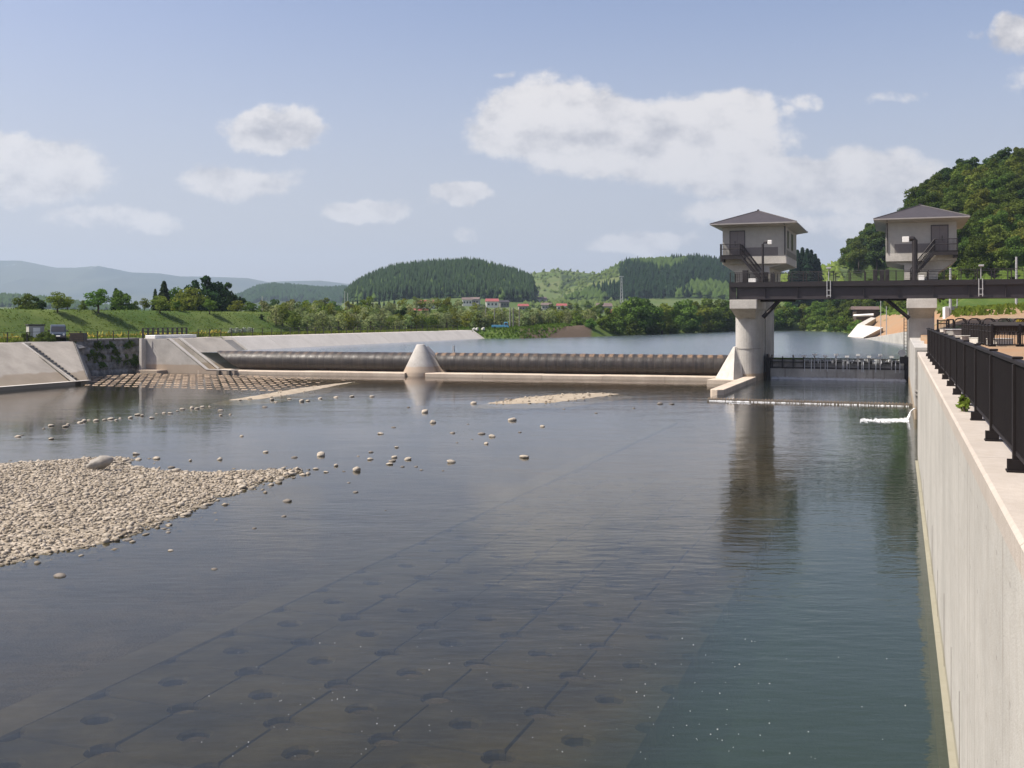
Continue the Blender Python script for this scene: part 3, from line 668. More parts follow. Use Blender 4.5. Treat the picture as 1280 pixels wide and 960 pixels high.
# sheets of water falling between the posts
m = MB(); rg = random.Random(5)
for i in range(12):
    r0 = g0+.62+i*(g1-g0-1.1)/12; r1 = r0+(g1-g0-1.1)/12-.14
    if i < 3: continue
    n = 7
    for k in range(n):
        a = r0+(r1-r0)*k/n; b = a+(r1-r0)/n*(.25+.45*rg.random()); zt = 2.36-.03*rg.random(); zb = rg.choice((2.1, 2.1, 2.22, 1.85, 1.0))
        m.add([F(112.6, a, zt), F(112.6, b, zt), F(112.1-.03*rg.random(), b, zt-.12), F(112.08, a, zt-.12), F(111.97, b-.01, zb), F(111.97, a+.01, zb)], [(0, 1, 2, 3), (3, 2, 4, 5)])
tag(m.build('overflow_water', 'foam', fix=False), 'thin white water spilling over the gate between its posts', 'water', kind='stuff')
foam_patch('gate_foam', [(*F(111.8, g0+.6), .12), (*F(111.75, -8), .13), (*F(111.7, -4), .16), (*F(111.7, g1-.3), .15)], 1100, .12, 'line of white foam along the foot of the gate', 'foam', z=.17, seed=6, along=.2, hk=1.5)

t = thing('low_weir', F(82.3, -6.5, 0), 'low weir line across the gate channel with white water', 'weir')
m = MB(); m.box(82.2, 82.5, -14.2, .95, -1.9, .175); m.build('sill_beam', 'dark_concrete', t)
m = MB()
for i in range(62):
    r = -14.1+i*.243; m.box(82.22, 82.40, r, r+.10, .174, .245)
m.build('tooth_row', 'tooth_concrete', t)
foam_patch('weir_foam', [(*F(82.05, -14.0), .14), (*F(82.0, -11), .16), (*F(82.0, -6), .10), (*F(82.0, .7), .08)], 420, .03, 'broken white water below the weir line', 'foam', seed=7, hk=1.8)
foam_patch('ripple_foam', [(*F(80.4, -12.2), .25), (*F(80.2, -10.6), .3)], 40, .05, 'faint foam patch below the weir', 'foam', seed=8)

# ------------------------------------------------------------------ rubber dam, sill, cone pier
DT = 3.0
def dam(name, ub0, ub1, k0, k1, label, brown):
    zb, H, W = .40, 2.22, 1.30
    n, K = 26, int(abs(ub1-ub0)*5); V = []; Fs = []
    for i in range(K+1):
        f = i/K
        for j in range(n):
            a = 2*math.pi*j/n; zz = max(zb-.02, zb+H/2-.04+math.sin(a)*H/2*1.02); tt = DT+math.cos(a)*W*(1.0 if math.sin(a) > 0 else 1.0+.12*math.sin(a)*-1)
            ua = ub0+k0*(zz-zb); ub = ub1+k1*(zz-zb); u = ua+(ub-ua)*f
            q = .014*math.cos(2*math.pi*u/1.06)+.008*math.sin(u*2.1+j*.3)+.006*math.sin(u*9.7+j)
            zz = zz+q*math.sin(a)*(zz > zb); tt = tt+q*math.cos(a)
            V.append(U(u, tt, zz))
    for i in range(K):
        for j in range(n): Fs.append((i*n+j, i*n+(j+1) % n, (i+1)*n+(j+1) % n, (i+1)*n+j))
    Fs.append(tuple(range(n))); Fs.append(tuple(range(K*n, (K+1)*n)))
    m = MB(); m.add(V, Fs); return tag(m.build(name, brown, base=U((ub0+ub1)/2, DT, zb), smooth=True), label, 'rubber dam')
def rubber(key, silt_or_glint):
    t = NT(key)
    uv = t.n('ShaderNodeVectorRotate', rotation_type='Z_AXIS'); t.L.new(t.pos(), uv.inputs[0]); uv.inputs['Angle'].default_value = -math.atan2(-EU.y, -EU.x)
    sp = t.n('ShaderNodeSeparateXYZ'); t.L.new(uv.outputs[0], sp.inputs[0]); u, z = sp.outputs[0], sp.outputs[2]
    st = t.noise(3.2, 4, .6, uv.outputs[0], (1, .15, .12)); a = t.noise(1.2, 5, .65, uv.outputs[0]); fine = t.noise(9, 4, .6, uv.outputs[0], (1, .4, .3))
    band = t.math('ABSOLUTE', t.math('SUBTRACT', t.math('FRACT', t.math('DIVIDE', u, 1.06)), .5))
    c = t.mix(t.ramp(st, .35, .7), (.017, .014, .012), (.038, .029, .024)); c = t.mix(t.ramp(a, .4, .75, 0, .6), c, (.032, .027, .022))
    c = t.mix(t.ramp(band, .44, .49, 0, .5), c, (.062, .053, .046))
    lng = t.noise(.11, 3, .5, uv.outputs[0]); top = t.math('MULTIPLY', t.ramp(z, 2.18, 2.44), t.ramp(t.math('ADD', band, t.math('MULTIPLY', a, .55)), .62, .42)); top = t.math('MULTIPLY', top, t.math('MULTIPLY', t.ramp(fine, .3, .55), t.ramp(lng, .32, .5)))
    c = t.mix(t.math('MULTIPLY', top, silt_or_glint), c, (.24, .155, .09))  # brown crest dashes put sunlit highlights into the rubber's colour
    c = t.mix(t.ramp(z, .75, .45, 0, .75), c, (.10, .07, .045))
    t.done(t.bsdf(c, t.ramp(a, .3, .7, .42, .6), t.bump(t.math('ADD', st, fine), .35, .05)), key)
rubber('rubber_plain', .3); rubber('rubber_glint', .9)
UC = u_at(526, 2.0)                                    # middle cone pier
dam('rubber_dam', .55, UC-2.75, -.62, .55, 'long inflated black rubber dam with sunlit brown highlights coloured along its top', 'rubber_glint')
uL = u_at(300, DT-1.2)
dam('rubber_dam', UC+1.75, uL, -.55, 1.6, 'shorter plain black rubber dam between the cone and left abutment', 'rubber_plain')
def sill(u0, u1, label):
    t = thing('dam_sill', U((u0+u1)/2, 2, 0), label, 'sill'); k = max(1, round((u1-u0)/6.5))
    for i in range(k):
        a, b = u0+(u1-u0)*i/k, u0+(u1-u0)*(i+1)/k; m = MB()
        z = .40+.012*math.sin(i*2.3)
        sec = [(-.05, -1), (-.05, z-.07), (.02, z), (5.5, z), (5.5, -1)]
        n = len(sec); v = [U(a+.012, q, w) for q, w in sec]+[U(b-.012, q, w) for q, w in sec]
        m.add(v, [tuple(range(n)), tuple(range(n, 2*n))]+[(j, (j+1) % n, n+(j+1) % n, n+j) for j in range(n)]); m.build('sill_slab', 'sill_concrete', t)
sill(-.9, UC-1.2, 'pale concrete sill under the long rubber dam')
sill(UC+1.2, SLEN+4.5, 'pale concrete sill under the shorter rubber dam')
t = thing('cone_pier', U(UC, 2.0, 0), 'blunt concrete cone standing between the two rubber dams', 'pier')
m = MB(); n = 32; prof_c = [(1.98, -1), (1.98, .30), (1.93, .52), (.50, 3.48), (.44, 3.55)]
for q, z in prof_c: m.v += [U(UC+q*math.cos(a), 2.0+q*math.sin(a), z) for a in np.linspace(0, 2*math.pi, n, endpoint=False)]
for i in range(len(prof_c)-1): m.f += [(i*n+j, i*n+(j+1) % n, (i+1)*n+(j+1) % n, (i+1)*n+j) for j in range(n)]
m.f.append(tuple(range(4*n, 5*n))); o = m.build('cone', 'abutment_concrete', t, smooth=True); o.data.polygons[len(o.data.polygons)-1].use_smooth = False
m = MB(); m.hexa([U(UC-3.1, 2.2, .3), U(UC-3.1, 4.6, .3), U(UC-.3, 4.6, .3), U(UC-.3, 2.2, .3)], [U(UC-.45, 2.0, 3.3), U(UC-.45, 3.4, 3.3), U(UC-.2, 3.4, 3.3), U(UC-.2, 2.0, 3.3)]); m.build('clamp_slope', 'abutment_concrete', t)
m = MB(); m.hexa([U(UC+.3, 2.2, .3), U(UC+.3, 4.6, .3), U(UC+2.0, 4.6, .3), U(UC+2.0, 2.2, .3)], [U(UC+.2, 2.0, 3.25), U(UC+.2, 3.4, 3.25), U(UC+.4, 3.4, 3.25), U(UC+.4, 2.0, 3.25)]); m.build('clamp_slope', 'abutment_concrete', t)
m = MB(); m.box(112.0, 112.25, r_at(566, 112)-.05, r_at(566, 112)+.15, 2.2, 3.3); tag(m.build('marker_post', 'grey_metal'), 'grey metal marker post behind the cone pier', 'post')

# ------------------------------------------------------------------ left bank concrete
t = thing('sloped_revetment', F(70, -80, 0), 'sloping pale concrete bank left of the riverside stairs', 'revetment')
m = MB(); m.prism_rz([(-82.2, 4.05), (-84.6, 4.05), (-84.6, -1), (-75.4, -1), (-75.4, .33), (-76.1, .33)], -40, 80.3); m.build('slope_slab', 'bank_concrete', t)
m = MB(); m.prism_rz([(-82.25, 4.054), (-82.0, 3.94), (-76.0, .40), (-75.4, .34), (-75.4, .30), (-82.25, 3.9)], 80.3, 80.62); m.build('stair_cheek', 'bright_concrete', t)
m = MB(); m.box(-40, 82.4, -76.1, -75.36, .332, .36); m.build('toe_kerb', 'bright_concrete', t)
t = thing('stair', F(81, -79, 0), 'narrow concrete stairs descending the bank to the water', 'stairs')
m = MB(); n = 15
for i in range(n):
    r0 = -82.2+6.2*i/n; m.box(80.62, 81.5, r0, r0+6.2/n+.001, -.5, 4.05-.27-3.6*i/n)
m.build('step', 'dark_concrete', t)
t = thing('end_revetment', F(84, -80, 0), 'pale tapering concrete slope right of the riverside stairs', 'revetment')
m = MB(); m.hexa([F(81.5, -75.6, -.6), F(82.6, -75.6, -.6), F(96.5, -88.2, -.6), F(81.5, -88.2, -.6)], [F(81.5, -75.9, .34), F(82.5, -75.9, .34), F(87.2, -82.2, 4.05), F(81.5, -82.2, 4.05)])
m.build('slope_face', 'bank_concrete', t)
m = MB(); m.hexa([F(81.5, -82.2, 3.2), F(87.25, -82.2, 3.2), F(96.0, -88.1, 3.2), F(81.5, -88.1, 3.2)], [F(81.5, -82.2, 4.046), F(87.25, -82.2, 4.046), F(93.2, -88.1, 4.046), F(81.5, -88.1, 4.046)]); m.build('top_slab', 'dark_concrete', t)
m = MB(); m.add([F(82.52, -75.9, -.6), F(96.8, -88.3, -.6), F(93.4, -88.3, 4.044), F(87.3, -82.2, 4.04), F(82.55, -75.9, .33)], [(0, 1, 2, 3, 4)]); m.prism([m.v[i] for i in range(5)], (0, 0, 0), (.05, .12, 0)); m.v = m.v[5:]; m.f = [tuple(i-5 for i in f) for f in m.f[1:]]
m.build('wing_face', 'dark_concrete', t)

# wall of rough stones in the recess, each course bulging
t = thing('stone_wall', F(99, -87.6, 0), 'dark rough stone retaining wall with plants in its joints', 'wall')
ns, nz = 88, 44; V = []; Fs = []
for i in range(ns+1):
    for j in range(nz+1):
        s = 92.5+11.6*i/ns; z = -.4+4.46*j/nz; row = j*5//nz; c = (s+(row % 2)*.6)/1.25; fr = abs(c-math.floor(c)-.5)*2; fz = abs((j*5/nz) % 1-.5)*2
        bul = .26*(1-fr**4)*(1-fz**4)+.12*(vnoise(np.array([s*3.]), np.array([z*3.]), 9)[0]-.5)
        V.append(F(s, -87.75+bul+(4.05-z)*.16, z))
for i in range(ns):
    for j in range(nz): Fs.append((i*(nz+1)+j, (i+1)*(nz+1)+j, (i+1)*(nz+1)+j+1, i*(nz+1)+j+1))
m = MB(); m.add(V, Fs); o = m.build('stone_face', 'moss_stone', t, smooth=True)
m = MB(); m.box(92.4, 104.3, -89.2, -87.4, 3.9, 4.10); m.build('wall_top', 'dark_concrete', t)

t = thing('dam_abutment', F(106, -79, 0), 'stepped concrete abutment holding the left end of the rubber dam', 'abutment')
def slope_rz(top, dz=0, r_end=-72.4): return [(-85.35, top), (-81.9, top), (-76.55+dz*1.5, .46), (r_end, .46), (r_end, -1), (-85.35, -1)]
m = MB(); m.prism_rz(slope_rz(4.05), 102, 102.9); m.build('front_wall', 'abutment_concrete', t, bevel=.02)
m = MB(); m.prism_rz([(-82.0, 4.052), (-81.75, 4.05), (-76.35, .47), (-72.5, .465), (-72.5, .5), (-76.3, .53), (-81.7, 4.14), (-82.0, 4.14)], 101.96, 102.5); m.build('edge_coping', 'bright_concrete', t)
m = MB(); m.prism_rz([(-85.3, 3.1), (-82.0, 3.1), (-77.6, .3), (-77.6, -1), (-85.3, -1)], 102.9, 104.2); m.build('channel_floor', 'dark_concrete', t)
m = MB(); m.prism_rz([(-89, 4.05), (-82.1, 4.05), (-76.5, .41), (-76.5, -1), (-89, -1)], 104.2, 112.7); m.build('dam_slope', 'bank_concrete', t)
m = MB(); m.prism_rz([(-82.1, 4.056), (-81.9, 4.0), (-76.3, .42), (-76.3, .52), (-81.8, 4.16), (-82.1, 4.16)], 104.18, 104.6); m.build('edge_coping', 'bright_concrete', t)
m = MB(); m.prism_rz([(-89, 3.7), (-82.1, 3.7), (-76.5, .0), (-76.5, -1), (-89, -1)], 112.7, 115.2); m.build('drain_channel', 'dark_concrete', t)
m = MB(); m.box(101.2, 101.995, -85.36, -84.98, -.5, 4.07); m.build('corner_pillar', 'bright_concrete', t, bevel=.02)
m = MB(); m.box(100.5, 101.99, -85.2, -81.9, -.6, .36); m.build('corner_plinth', 'abutment_concrete', t, bevel=.03)
for r in (-74.6, -73.2):
    m = MB(); m.box(101.6, 101.99, r, r+.32, -.5, .46); m.build('buffer_block', 'dark_concrete', t)
m = MB(); m.box(102.3, 110.2, -85.4, -83.9, 4.053, 4.46); tag(m.build('cover_slab', 'white_paint', bevel=.04), 'long white concrete slab lying on top of the dam abutment', 'slab')
t = thing('reservoir_revetment', F(150, -80, 2), 'long bright concrete bank sloping into the upper water', 'revetment')
s0 = 115.2; i = 0
while s0 < 196:
    s1 = min(s0+8.2, 196.8)
    m = MB(); m.prism_rz([(-84.8, 4.06), (-82.2, 4.06), (-77.1, .7), (-84.8, .7)], s0+.04, s1-.03); m.build('slope_panel', 'bright_concrete', t); s0 = s1; i += 1
m = MB(); m.prism_rz([(-84.9, 4.09), (-82.0, 4.09), (-76.9, .69), (-84.9, .69)], 196.8, 197.4); m.build('end_cheek', 'bright_concrete', t)
m = MB(); m.prism_rz([(-84.9, 3.6), (-82.0, 3.6), (-76.9, .2), (-84.9, .2)], 197.4, 198.2); m.build('end_gutter', 'dark_concrete', t)
m = MB(); m.box(-40, 80.2, -85.4, -83.4, 4.02, 4.066); m.box(112.8, 196.7, -86.2, -84.4, 4.0, 4.066)
structure(m.build('bank_path', 'coping_concrete'))
# right bank revetments above the gate
t = thing('right_revetment', F(200, 0, 2), 'white concrete slope on the far right bank below orange earth', 'revetment')
m = MB(); m.prism([D(1059, 420.8, 238), D(1079, 422.2, 216), D(1104, 409.2, 218), D(1072, 405.5, 243)], (0, 0, 0), (.5, 1.5, -1.6)); m.build('slope_face', 'bright_concrete', t)
m = MB(); m.prism([D(1072, 405.4, 243.2), D(1078, 407.8, 238), D(1095, 397.5, 262), D(1089, 396.4, 265)], (0, 0, 0), (.5, 1.2, -1.5)); m.build('edge_strip', 'bright_concrete', t)
t = thing('right_wing_wall', F(170, 1, 2), 'pale concrete wing wall along the right bank above the gate', 'wall')
m = MB(); m.prism([D(1078, 422.6, 212), D(1135, 430.5, 162), D(1137, 431.5, 158), D(1137, 411.5, 158), D(1132, 412, 163), D(1082, 421.4, 210)], (0, 0, -.3), (1.2, .4, -.3)); m.build('wall_face', 'cap_concrete', t)

# ------------------------------------------------------------------ service bridge
BS0, BS1, BZ = 105.6, 108.9, 10.06
t = thing('service_bridge', F(107, 0, 8.4), 'dark brown steel service bridge crossing the gate in front of both houses', 'bridge')
b0, b1 = -15.3, 20.0
for s in (BS0+.25, BS1-.25):
    m = MB(); m.box(s-.03, s+.03, b0, b1, 8.47, 9.60); m.box(s-.28, s+.28, b0, b1, 8.39, 8.468); m.box(s-.24, s+.24, b0, b1, 9.602, 9.66); m.build('girder', 'girder_steel', t)
m = MB(); m.box(BS0-.12, BS0-.02, -16.0, b1, 9.63, BZ+.06); m.box(BS1+.02, BS1+.12, -16.0, b1, 9.63, BZ+.06); m.build('deck_edge', 'dark_steel', t)
m = MB(); m.box(BS0-.018, BS1+.018, -16.0, b1, 9.80, BZ); m.build('deck', 'dark_concrete', t)
m = MB(); m.box(BS0+.05, BS0+.1, -16.0, -15.32, 8.45, 9.79); m.box(BS0+.05, BS1, -16.02, -15.96, 8.45, 9.79); m.box(BS0, BS1, -16.1, -15.3, 8.38, 8.44); m.build('end_bracket', 'dark_steel', t)
for r in np.arange(-12.5, 19, 3.1):
    m = MB(); m.box(BS0+.0, BS0+.215, r-.02, r+.02, 8.47, 9.6); m.build('web_stiffener', 'girder_steel', t)
for px in (1036, 1226):
    r = r_at(px, BS0-.2)
    m = MB()
    for dr in (-.16, .16): m.tube([F(BS0-.2, r+dr, 8.55), F(BS0-.2, r+dr, 10.2)], .045)
    m.box(BS0-.24, BS0-.14, r-.22, r+.22, 9.2, 9.28); m.box(BS0-.24, BS0-.14, r-.22, r+.22, 8.7, 8.78); m.build('drain_pipe', 'grey_metal', t)
m = MB(); m.bar(F(BS0+.5, -12.75, 6.6), F(BS0+.5, -11.1, 8.36), .30); m.bar(F(BS0+.5, -13.0, 8.25), F(BS0+.5, -9.6, 8.30), .18); m.build('knee_brace', 'dark_steel', t)
m = MB(); m.bar(F(BS0+.5, .9, 6.5), F(BS0+.5, -1.2, 8.36), .26); m.bar(F(BS0+.5, -2.3, 8.30), F(BS0+.5, .8, 8.30), .16); m.build('knee_brace', 'dark_steel', t)
# railings of the bridge
for s, nm in ((BS0-.05, 0), (BS1+.05, 1)):
    rl = thing('bridge_railing', F(s, 0, BZ), ('thin dark steel railing on the downstream edge of the service bridge', 'thin dark steel railing on the upstream edge of the service bridge')[nm], 'railing')
    m = MB(); m.tube([F(s, -15.95, 11.08), F(s, 20, 11.08)], .028, 6); m.build('top_rail', 'dark_steel', rl)
    for z in (10.45, 10.75):
        m = MB(); m.tube([F(s, -15.95, z), F(s, 20, z)], .014, 5); m.build('mid_rail', 'dark_steel', rl)
    r = -15.9
    while r < 19.9:
        m = MB(); m.box(s-.035, s+.035, r-.045, r+.045, BZ+.061, 11.055); m.build('post', 'dark_steel', rl); r += 1.42
    m = MB()
    for i in range(8): q = -15.9+.17*i; m.box(s-.01, s+.01, q+.05, q+.075, BZ+.1, 11.06)
    m.build('infill_panel', 'dark_steel', rl)
for r in (r_at(1036, BS0), r_at(1226, BS0)):
    lt = thing('rail_lamp', F(BS0-.1, r, BZ), 'small grey lamp on the bridge railing ' + ('between the two houses' if r < 0 else 'right of both houses'), 'lamp')
    m = MB(); m.tube([F(BS0-.17, r, BZ+.1), F(BS0-.17, r, 11.35)], .04); m.build('lamp_post', 'grey_metal', lt)
    m = MB(); m.box(BS0-.45, BS0-.1, r-.2, r+.25, 11.3, 11.48); m.build('lamp_head', 'grey_metal', lt, bevel=.03)

# ------------------------------------------------------------------ gate houses
def gate_house(rc, mir, label):
    """mir = +1: door at the left, stairs coming down to the right; -1 mirrored"""
    t = thing('gate_house', F(114, rc, 10), label, 'gate house')
    def q(a): return rc+mir*a
    s0, s1, hw = 108.6, 119.9, 3.2
    zt, zb = 15.85, 12.88
    m = MB(); m.box(s0, s1, rc-hw, rc+hw, zb, zt); m.build('wall', 'house_wall', t, bevel=.01)
    m = MB(); m.box(s0-.012, s1+.012, rc-hw-.012, rc+hw+.012, 12.1, zb-.003); m.build('sunlit_band', 'cap_concrete', t)  # paler band: the sunlit strip below the eave shadow is put into colour
    sec = [(q(-hw), 12.098), (q(-1.55), 10.95), (q(-1.55), 10.3), (q(1.5), 10.3), (q(1.5), 11.72), (q(hw), 12.098)]
    m = MB(); m.prism_rz(sec, s0+.35, s1-.3); m.build('corbel', 'cap_concrete', t)
    m = MB(); m.box(s0-.006, s0+.006, q(-.95), q(2.4), 12.92, 13.78); m.build('dado_panel', 'house_panel', t)
    d = MB(); d.box(s0-.03, s0+.02, q(-2.4), q(-.98), 13.0, 15.45); door = d.build('door', 'house_door', t)
    d = MB(); d.box(s0-.05, s0-.028, q(-2.48), q(-2.4), 13.0, 15.55); d.box(s0-.05, s0-.028, q(-.98), q(-.9), 13.0, 15.55); d.box(s0-.05, s0-.028, q(-2.399), q(-.981), 15.452, 15.55); d.build('frame', 'roof_slate', door)
    d = MB(); d.box(s0-.036, s0-.029, q(-1.70), q(-1.68), 13.0, 15.45); d.build('seam', 'roof_slate', door)
    d = MB(); d.box(s0-.06, s0-.03, q(-1.95), q(-1.88), 13.95, 14.5); d.build('handle', 'dark_steel', door)
    for sg in (1, -1):                                 # side windows
        for a, b in ((s0+1.0, s0+2.4), (s0+5.4, s0+6.8)):
            r = rc+sg*hw
            w = MB(); w.box(a, b, r-.03, r+.03, 13.75, 15.45); wi = w.build('window', 'glass_dark', t)
            w = MB()
            for (u0, u1, z0, z1) in ((a-.06, a, 13.69, 15.51), (b, b+.06, 13.69, 15.51), (a, b, 13.69, 13.75), (a, b, 15.45, 15.51), ((a+b)/2-.03, (a+b)/2+.03, 13.75, 15.45)): w.box(u0, u1, r-.05, r+.05, z0, z1)
            w.build('frame', 'house_door', wi)
        m = MB(); m.box(s0+.3, s1-.3, rc+sg*hw-.02, rc+sg*hw+.016, 12.92, 13.5); m.build('side_panel', 'house_panel', t)
    # hip roof
    e0, e1, ew, ze, za = 107.45, 121.1, 4.3, 16.22, 17.85
    rid0, rid1 = e0+4.5, e1-4.5
    m = MB(); c = [F(e0, rc-ew, ze), F(e0, rc+ew, ze), F(e1, rc+ew, ze), F(e1, rc-ew, ze), F(rid0, rc, za), F(rid1, rc, za)]
    m.add(c, [(0, 1, 4), (1, 2, 5, 4), (2, 3, 5), (3, 0, 4, 5), (3, 2, 1, 0)]); rf = m.build('roof', 'roof_slate', t)
    m = MB(); m.hexa([F(s0-.05, rc-hw-.05, zt), F(s0-.05, rc+hw+.05, zt), F(s1+.05, rc+hw+.05, zt), F(s1+.05, rc-hw-.05, zt)], [F(e0+.06, rc-ew+.06, ze-.12), F(e0+.06, rc+ew-.06, ze-.12), F(e1-.06, rc+ew-.06, ze-.12), F(e1-.06, rc-ew+.06, ze-.12)]); m.build('soffit', 'house_wall', rf)
    m = MB(); m.box(e0-.03, e1+.03, rc-ew-.03, rc+ew+.03, ze-.119, ze-.003); m.build('eave_fascia', 'roof_trim', rf)
    m = MB()
    for a, b in (((e0, rc-ew, ze), (rid0, rc, za)), ((e0, rc+ew, ze), (rid0, rc, za)), ((e1, rc-ew, ze), (rid1, rc, za)), ((e1, rc+ew, ze), (rid1, rc, za)), ((rid0, rc, za), (rid1, rc, za))): m.tube([F(*a), F(*b)], .07, 6)
    m.build('hip_cap', 'roof_slate', rf)
    m = MB(); m.tube([F(rid0, rc, za), F(rid0, rc, za+.14)], .12, 8); m.build('finial', 'roof_slate', rf)
    m = MB(); m.tube([F(s0-.09, q(3.08), 12.95), F(s0-.09, q(3.08), 15.9), F(e0+.15, q(3.08), 16.08)], .05, 8); m.build('downpipe', 'dark_steel', t)
    # landing and stairs
    st = 107.25
    lo, li = q(-3.25), q(-1.2)
    m = MB(); m.box(st, s0-.04, lo, li, 12.86, 12.97); m.box(st, st+.08, lo, li, 12.55, 12.97); m.box(st+.2, s0-.04, lo, q(-2.9), 12.3, 12.86); m.build('landing', 'dark_steel', t)
    n = 13; run, rise = 2.15, 12.95-BZ; stair = MB()
    for sx in (st, s0-.2):
        stair.prism([F(sx, q(-1.2), 12.97), F(sx, q(-1.2), 12.62), F(sx, q(-1.2+run), BZ-.0+.0), F(sx, q(-1.2+run), BZ+.35)], (0, 0, 0), (SD*.07, CD*.07, 0))
    sto = stair.build('stair', 'dark_steel', t)
    for i in range(n):
        a = -1.2+run*(i+.5)/n; z = 12.95-rise*(i+1)/n
        m = MB(); m.box(st+.075, s0-.205, q(a-.12), q(a+.12), z, z+.035); m.build('tread', 'girder_steel', sto)
    ra = MB()
    def rail(pts, s):
        for (a, za_), (b, zb_) in zip(pts[:-1], pts[1:]):
            for h in (1.12, .62): ra.bar(F(s, q(a), za_+h), F(s, q(b), zb_+h), .05)
            k = max(2, int(abs(b-a)/.11))
            for i in range(k+1):
                f = i/k; x = a+(b-a)*f; z = za_+(zb_-za_)*f; w = .045 if i in (0, k) else .014
                ra.box(s-w, s+w, q(x)-w, q(x)+w, z, z+1.12)
    rail([(-3.2, 12.97), (-1.2, 12.97), (-1.2+run, BZ+.1)], st+.035); rail([(-1.2, 12.97), (-1.2+run, BZ+.1)], s0-.165)
    ra.box(st, s0-.05, lo-.02, lo+.02, 14.04, 14.09)
    for i in range(9): s = st+.05+(s0-st-.15)*i/8; ra.box(s-.012, s+.012, lo-.012, lo+.012, 12.97, 14.04)
    ra.build('stair_railing', 'dark_steel', t)
    return t
gate_house(-13.95, 1, 'small grey gate house with hipped slate roof on the round river pier')
gate_house(1.97, -1, 'small grey gate house with hipped slate roof beside the river wall')
def post_lamp(px, thick, arm, label):
    s = BS0+.9; r = r_at(px, s); t = thing('floodlight', F(s, r, BZ), label, 'floodlight')
    m = MB(); m.tube([F(s, r, BZ), F(s, r, 13.95), F(s, r+arm*.12, 14.1), F(s, r+arm*.55, 14.12)], thick, 10); m.build('post', 'dark_steel', t, smooth=False)
    a = sorted((r+arm*.5, r+arm*(.5+(.40 if thick < .2 else .62)))); m = MB(); m.box(s-.25, s+.2, a[0], a[1], 13.9 if thick < .2 else 13.78, 14.32); m.build('lamp_head', 'white_paint', t, bevel=.03)
post_lamp(953.5, .12, 1, 'white floodlight on a slim dark post by the river house stairs')
post_lamp(1143.5, .25, -1, 'white floodlight box on a thick dark pipe by the other house stairs')
def deck_box(px, y0, y1, w, label, dark):
    s = BS0+.35; r = r_at(px, s); Y = CD*s-SD*r; z1 = EYE+(HORZ-y0)*Y/FPX
    t = thing('control_cabinet', F(s, r, BZ), label, 'cabinet')
    m = MB(); m.box(s, s+.5, r-w/2, r+w/2, z1-.62, z1); m.build('cabinet_body', 'white_paint', t, bevel=.02)
    m = MB()
    for a in (-1, 1): m.box(s+.2, s+.3, r+a*w*.4-.04, r+a*w*.4+.04, BZ, z1-.62)
    m.build('leg', 'dark_steel', t)
deck_box(940, 348, 355, .74, 'small white control cabinet on the bridge below the river house', 0)
deck_box(1152, 344, 351, .5, 'small white control cabinet on the bridge beside the thick pipe', 0)
m = MB(); r = r_at(931.5, BS0+.4); m.box(BS0+.3, BS0+.9, r-.28, r+.25, BZ, 11.35); tag(m.build('equipment_box', 'dark_steel', bevel=.03), 'dark equipment box standing at the left end of the bridge', 'box')
for i, (px, h) in enumerate([(958, 11.2), (966, 11.1), (1094, 11.3), (1103, 11.25), (1109, 11.3)]):
    r = r_at(px, 108.3); m = MB(); m.box(108.1, 108.5, r-.2, r+.2, BZ, h); m.box(108.05, 108.1, r-.06, r+.06, BZ+.5, BZ+.75)
    tag(m.build('valve_stand', 'dark_steel', bevel=.03), ('dark valve stand on the bridge near the river house' if px < 1000 else 'dark valve stand on the bridge left of the thick pipe'), 'valve stand', 'valve stands on the bridge deck')
m = MB(); s = 112.7; m.box(s, s+.25, .72, .80, 1, 6.6); m.box(s, s+.25, .42, .50, 1, 6.6)
for z in np.arange(1.3, 6.5, .32): m.box(s+.1, s+.14, .5, .72, z, z+.03)
tag(m.build('access_ladder', 'dark_steel'), 'thin dark ladder fixed at the left side of the wall pier', 'ladder')
t = thing('gate_actuator', F(111.2, .5, 2.4), 'small white actuator housing at the right end of the gate', 'machine')
m = MB(); m.tube([F(110.9, .25, 3.05), F(111.5, .25, 3.05)], .36, 12); m.build('housing', 'white_paint', t)
m = MB(); m.box(110.8, 111.7, .05, .85, 2.0, 2.66); m.build('bracket', 'dark_steel', t)

# ------------------------------------------------------------------ yard on the right bank
def rot_frame(p, q):
    d = Vector((q[0]-p[0], q[1]-p[1], 0)); return d.length, math.atan2(d.y, d.x)
def bar_fence(p, q, z, label, h=1.1):
    L_, a = rot_frame(p, q); c, s = math.cos(a), math.sin(a)
    t = thing('bar_fence', (p[0], p[1], z), label, 'fence')
    def at(u, w=0.0): return (p[0]+c*u-s*w, p[1]+s*u+c*w)
    m = MB()
    for zz in (z+h, z+.1, z+h*.72): m.bar((*at(0), zz), (*at(L_), zz), .06)
    m.build('rail', 'fence_brown', t)
    m = MB(); k = int(L_/.13)
    for i in range(k+1): m.bar((*at(L_*i/k), z+.08), (*at(L_*i/k), z+h), .03)
    m.build('bars', 'fence_brown', t)['kind'] = 'stuff'
    n = max(1, round(L_/1.7))
    for i in range(n+1):
        m = MB(); u = L_*i/n; m.wbox(*at(u), z-.05, z+h+.1, .12, .12, a); m.wbox(*at(u), z-.05, z+.06, .34, .34, a); m.build('post', 'fence_brown', t)
    return t
A1, A2, A3 = D(1203, 424.5, 76)[:2], D(1240, 433, 58)[:2], D(1310, 434, 57.5)[:2]
bar_fence(A1, A2, 4.93, 'dark bar fence receding along the gravel yard', 1.15)
bar_fence(A2, A3, 4.93, 'dark bar fence facing the camera at the yard edge', 1.15)
bar_fence(D(1172, 414, 97)[:2], D(1186, 414, 97)[:2], 5.3, 'short dark bar fence beside the wall pier base', 1.0)
t = thing('gate_beam', D(1260, 411, 66), 'thick dark steel beam lying above the yard fence', 'beam')
p, q = D(1237, 407.8, 66), D(1320, 408.6, 63)
